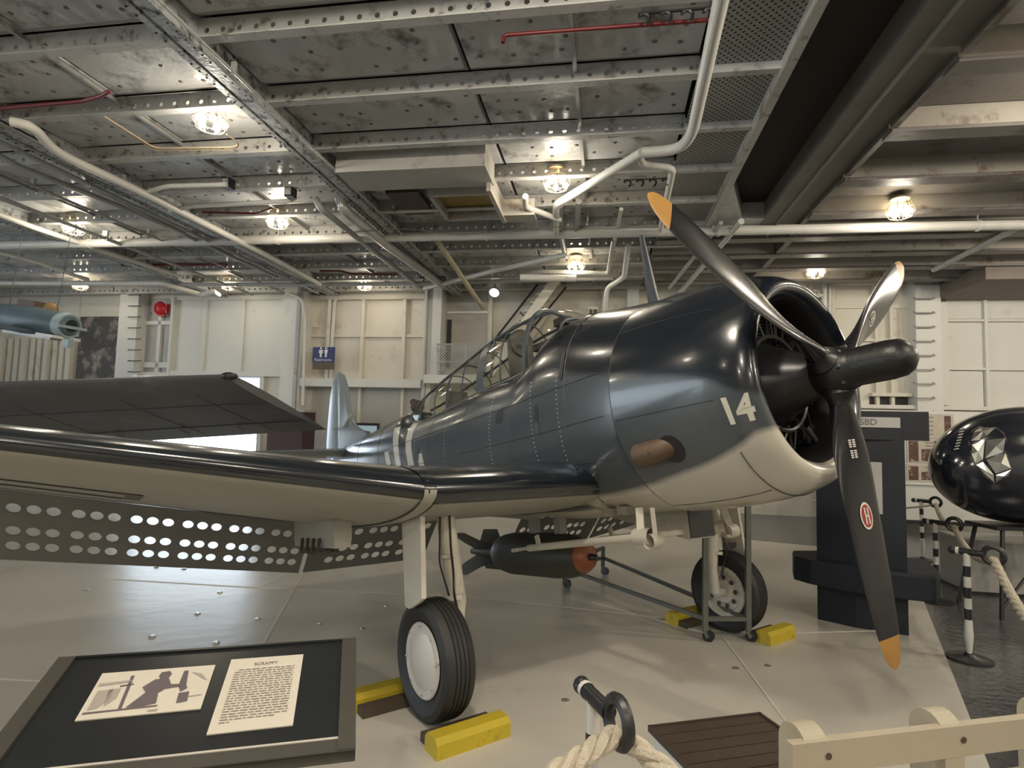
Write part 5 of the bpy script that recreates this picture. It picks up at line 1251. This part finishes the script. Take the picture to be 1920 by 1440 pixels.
def wq(s_, xc, off=-.0): a_ = LEa.lerp(LEb, s_); b_ = TEa.lerp(TEb, s_); d = b_-a_; nn_ = d.cross(LEb-LEa).normalized(); nn_ = nn_ if nn_.z > 0 else -nn_; return a_+d*xc-nn_*(naca(xc, .085, 0)[0]*d.length+off)
mb = MB(); mb.tube([wq(s_/20, .74, .003) for s_ in range(3, 21)], .008, 4); mb.tube([wq(s_/20, .35, .002) for s_ in range(3, 21)], .005, 4)
for s_ in (.55,.75,.9): mb.tube([wq(s_, xc/10, .002) for xc in range(2, 10)], .004, 4)
sub(mb, 'wing_seam', seamm, t); 
for s_ in (.6,.74,.86): 
    q = wq(s_, .72, .02); sub(MB().prism([(0,0),(.22,0),(.18,.05),(.02,.05)], q, (TEb-LEb).normalized(), (0,0,-1), .02), 'hinge_fairing', ug, t)
q = LEb+(TEb-LEb)*.02; sub(MB().sph(q, (.13,.07,.06), 14, 8), 'lamp_recess', blackm, t, True); sub(MB().sph(q+Vector((.02,-.05,.0)), .035, 10, 6), 'navigation_light', mat('rusty_brown', (.07,.045,.035), .7), t, True)
mb = MB().tube([(-10.5,9,1.9),(-10.5,9,.35)], .07, 10).lathe([(-.1,.1),(-.1,.3),(-.06,.36),(.06,.36),(.1,.3),(.1,.1)], (-10.5,9,.36), (1,0,0), 24); sub(mb, 'wheel_leg', greyp, t, True)
# ================================================================== MODEL AEROPLANE hung at far left
mo = B1*10.5+B2*0; P0 = EYEP+ray(60, 605)*10.5
fx = (ray(135,615)-ray(0,600)); nx = (EYEP+ray(133,612)*10.3)-(EYEP+ray(-20,590)*10.9); Lm = nx.length; nx.normalize(); ly = UZ.cross(nx).normalized(); uz = nx.cross(ly)
t = thing('hanging_model_aeroplane', 'blue-grey model aeroplane hanging at the far left edge', 'model', EYEP+ray(133,612)*10.3, Matrix((nx, ly, uz)).transposed())
mbm = mat('model_blue', (.085,.125,.15), .5, 0, .2, 3)
MB().lathe([(0,.10),(.03,.12),(.0,.17),(-.1,.20),(-.5,.25),(-1.0,.27),(-1.7,.24),(-2.4,.12),(-2.5,0)], (0,0,0), (1,0,0), 24).build('body', mbm, t, True)
MB().lathe([(.01,0),(.01,.105)], (0,0,0), (1,0,0), 20).build('intake', blackm, t); MB().lathe([(-.03,.14),(-.02,.21),(-.12,.235),(-.2,.22)], (0,0,0), (1,0,0), 24).build('nose_band', mat('model_light', (.30,.38,.40), .5), t, True)
MB().box((-.9,0,-.18), (.5,1.5,.05)).build('model_wing', mbm, t); MB().box((-.25,0,-.22), (.4,.5,.05)).box((-.9,0,-.26), (1.2,.2,.05)).build('belly_white', whitew, t)
MB().box((-1.05,0,.27), (.42,.2,.18)).build('cockpit_block', mat('brown_block', (.10,.06,.04), .6), t); MB().sph((-.55,0,.24), (.16,.09,.13), 12, 8).build('pilot_hood', mat('ochre_hood', (.25,.15,.05), .5), t, True)
MB().box((.02,0,-.30), (.1,.1,.16)).box((.05,.0,-.02), (.02,.5,.05)).build('model_propeller', mat('model_light', (.30,.38,.40), .5), t)
for q in (-.4,-1.6): MB().tube([(q,0,.2), (q,0,3.0)], .006, 5).build('hanging_wire', blackm, t)
# ================================================================== DARK NAVY NOSE at the right edge
pN = EYEP+ray(1764, 880)*6.2; ax_ = (pN-(EYEP+ray(2260,868)*7.7)).normalized()
sd_ = UZ.cross(ax_).normalized(); up_ = ax_.cross(sd_)
t = thing('second_aircraft_nose', 'glossy dark navy aircraft nose with a clear glazed window at the right edge', 'aircraft', (pN.x-ax_.x*1.2, pN.y-ax_.y*1.2, 0), Matrix((ax_, sd_, up_)).transposed())
inv = t.matrix_world.inverted(); n0 = inv @ pN
nvm = mat('nose_navy', (.012,.015,.022), .15, 0, .2, 3, coat=.4)
rings = []
for i in range(30):
    s_ = i/29; x = -s_**1.8*3.0; q_ = min(1, -x/1.35); r_ = max(.004, math.sqrt(max(0, 1-(1-q_)**2)))
    R_ = []
    for j in range(40):
        a_ = 2*math.pi*j/40; R_.append(n0+Vector((x, r_*.55*math.cos(a_), (.66*r_-.02*x if math.sin(a_) > 0 else r_*.62)*math.sin(a_))))
    rings.append(R_)
nmb = MB().loft(rings); nmb.build('nose_shell', nvm, t, True, angle=60)
from mathutils.bvhtree import BVHTree
bv = BVHTree.FromPolygons([t.matrix_world @ Vector(v) for v in nmb.v], nmb.f)
def onshell(px, py, off):
    l_, n_, _, _ = bv.ray_cast(EYEP, ray(px, py).normalized())
    n_ = n_ if n_.dot(EYEP-l_) > 0 else -n_; return l_+n_*off
gmm = mat('glazing_metal', (.75,.78,.76), .12, .9, .3, 9); rim = mat('glazing_rim', (.09,.05,.045), .4)
def shellpoly(pts, off, m, nm, cx=None):
    P_ = [onshell(x, y, off) for x, y in pts]; c_ = cx or sum(P_, Vector())/len(P_)
    mb = MB(); k = len(P_); mb._a(P_+[c_], [(i, (i+1) % k, k) for i in range(k)]); return sub(mb, nm, m, t)
shellpoly([(1816,830),(1822,808),(1835,800),(1868,802),(1882,812),(1888,826),(1880,840),(1890,856),(1897,878),(1890,892),(1863,906),(1845,893),(1826,870),(1819,850)], .004, rim, 'window_rim')
shellpoly([(1820,828),(1826,811),(1838,803),(1866,803),(1850,818),(1836,827)], .012, gmm, 'glazing_panel', onshell(1842,812,.03))
for pts in ([(1822,835),(1846,826),(1842,862),(1828,868),(1821,852)], [(1848,826),(1884,822),(1880,848),(1846,860)], [(1884,850),(1894,878),(1866,888),(1848,862)], [(1830,872),(1842,866),(1862,890),(1863,903),(1846,890)], [(1866,891),(1894,881),(1886,893),(1866,903)]):
    cx_, cy_ = sum(p[0] for p in pts)/len(pts), sum(p[1] for p in pts)/len(pts)
    shellpoly(pts, .010, gmm, 'glazing_panel', onshell(cx_, cy_, random.uniform(.02, .045)))
mb = MB()
for k in range(8): mb.bar(onshell(1789+k*1.6, 843-k*5.4, .004), onshell(1798+k*1.6, 841-k*5.4, .004), .012, .012)
sub(mb, 'louvre', greyp, t)
# its trestle
tr0 = Vector((pN.x-ax_.x*1.1, pN.y-ax_.y*1.1, 0))
tt_ = thing('trestle', 'black tube trestle carrying the navy aircraft nose at the right edge', 'trestle', tr0)
g = tr0
zt_ = pN.z-.62
for q in ((-.35,-.3),(.35,-.3),(-.35,.3),(.35,.3)): sub(MB().tube([g+Vector((q[0]*1.2,q[1],0)), g+Vector((q[0]*.8,q[1]*.6,zt_))], .022, 8), 'leg', blackm, tt_, True)
sub(MB().tube([g+Vector((-.40,-.28,.1)), g+Vector((.3,-.2,zt_-.05))], .015, 6), 'brace', blackm, tt_, True); sub(MB().box(g+UZ*zt_, (.75,.45,.04)), 'top_board', blackm, tt_)
t = thing('grey_crate', 'grey crate on the floor under the navy nose at the right edge', 'crate', g+B1*1.0+B2*.5, BM.to_3x3()); 
MB().bx(-.6,.9,-.3,.3,.03,.62).build('crate_body', mat('crate_grey', (.34,.33,.31), .6, 0, .15, 3), t); MB().bx(-.62,.92,-.32,.32,0,.03).build('crate_base', blackm, t); MB().bx(-.62,.92,-.32,.32,.62,.65).build('crate_lid', greyp, t)
print('objects', len(bpy.data.objects))
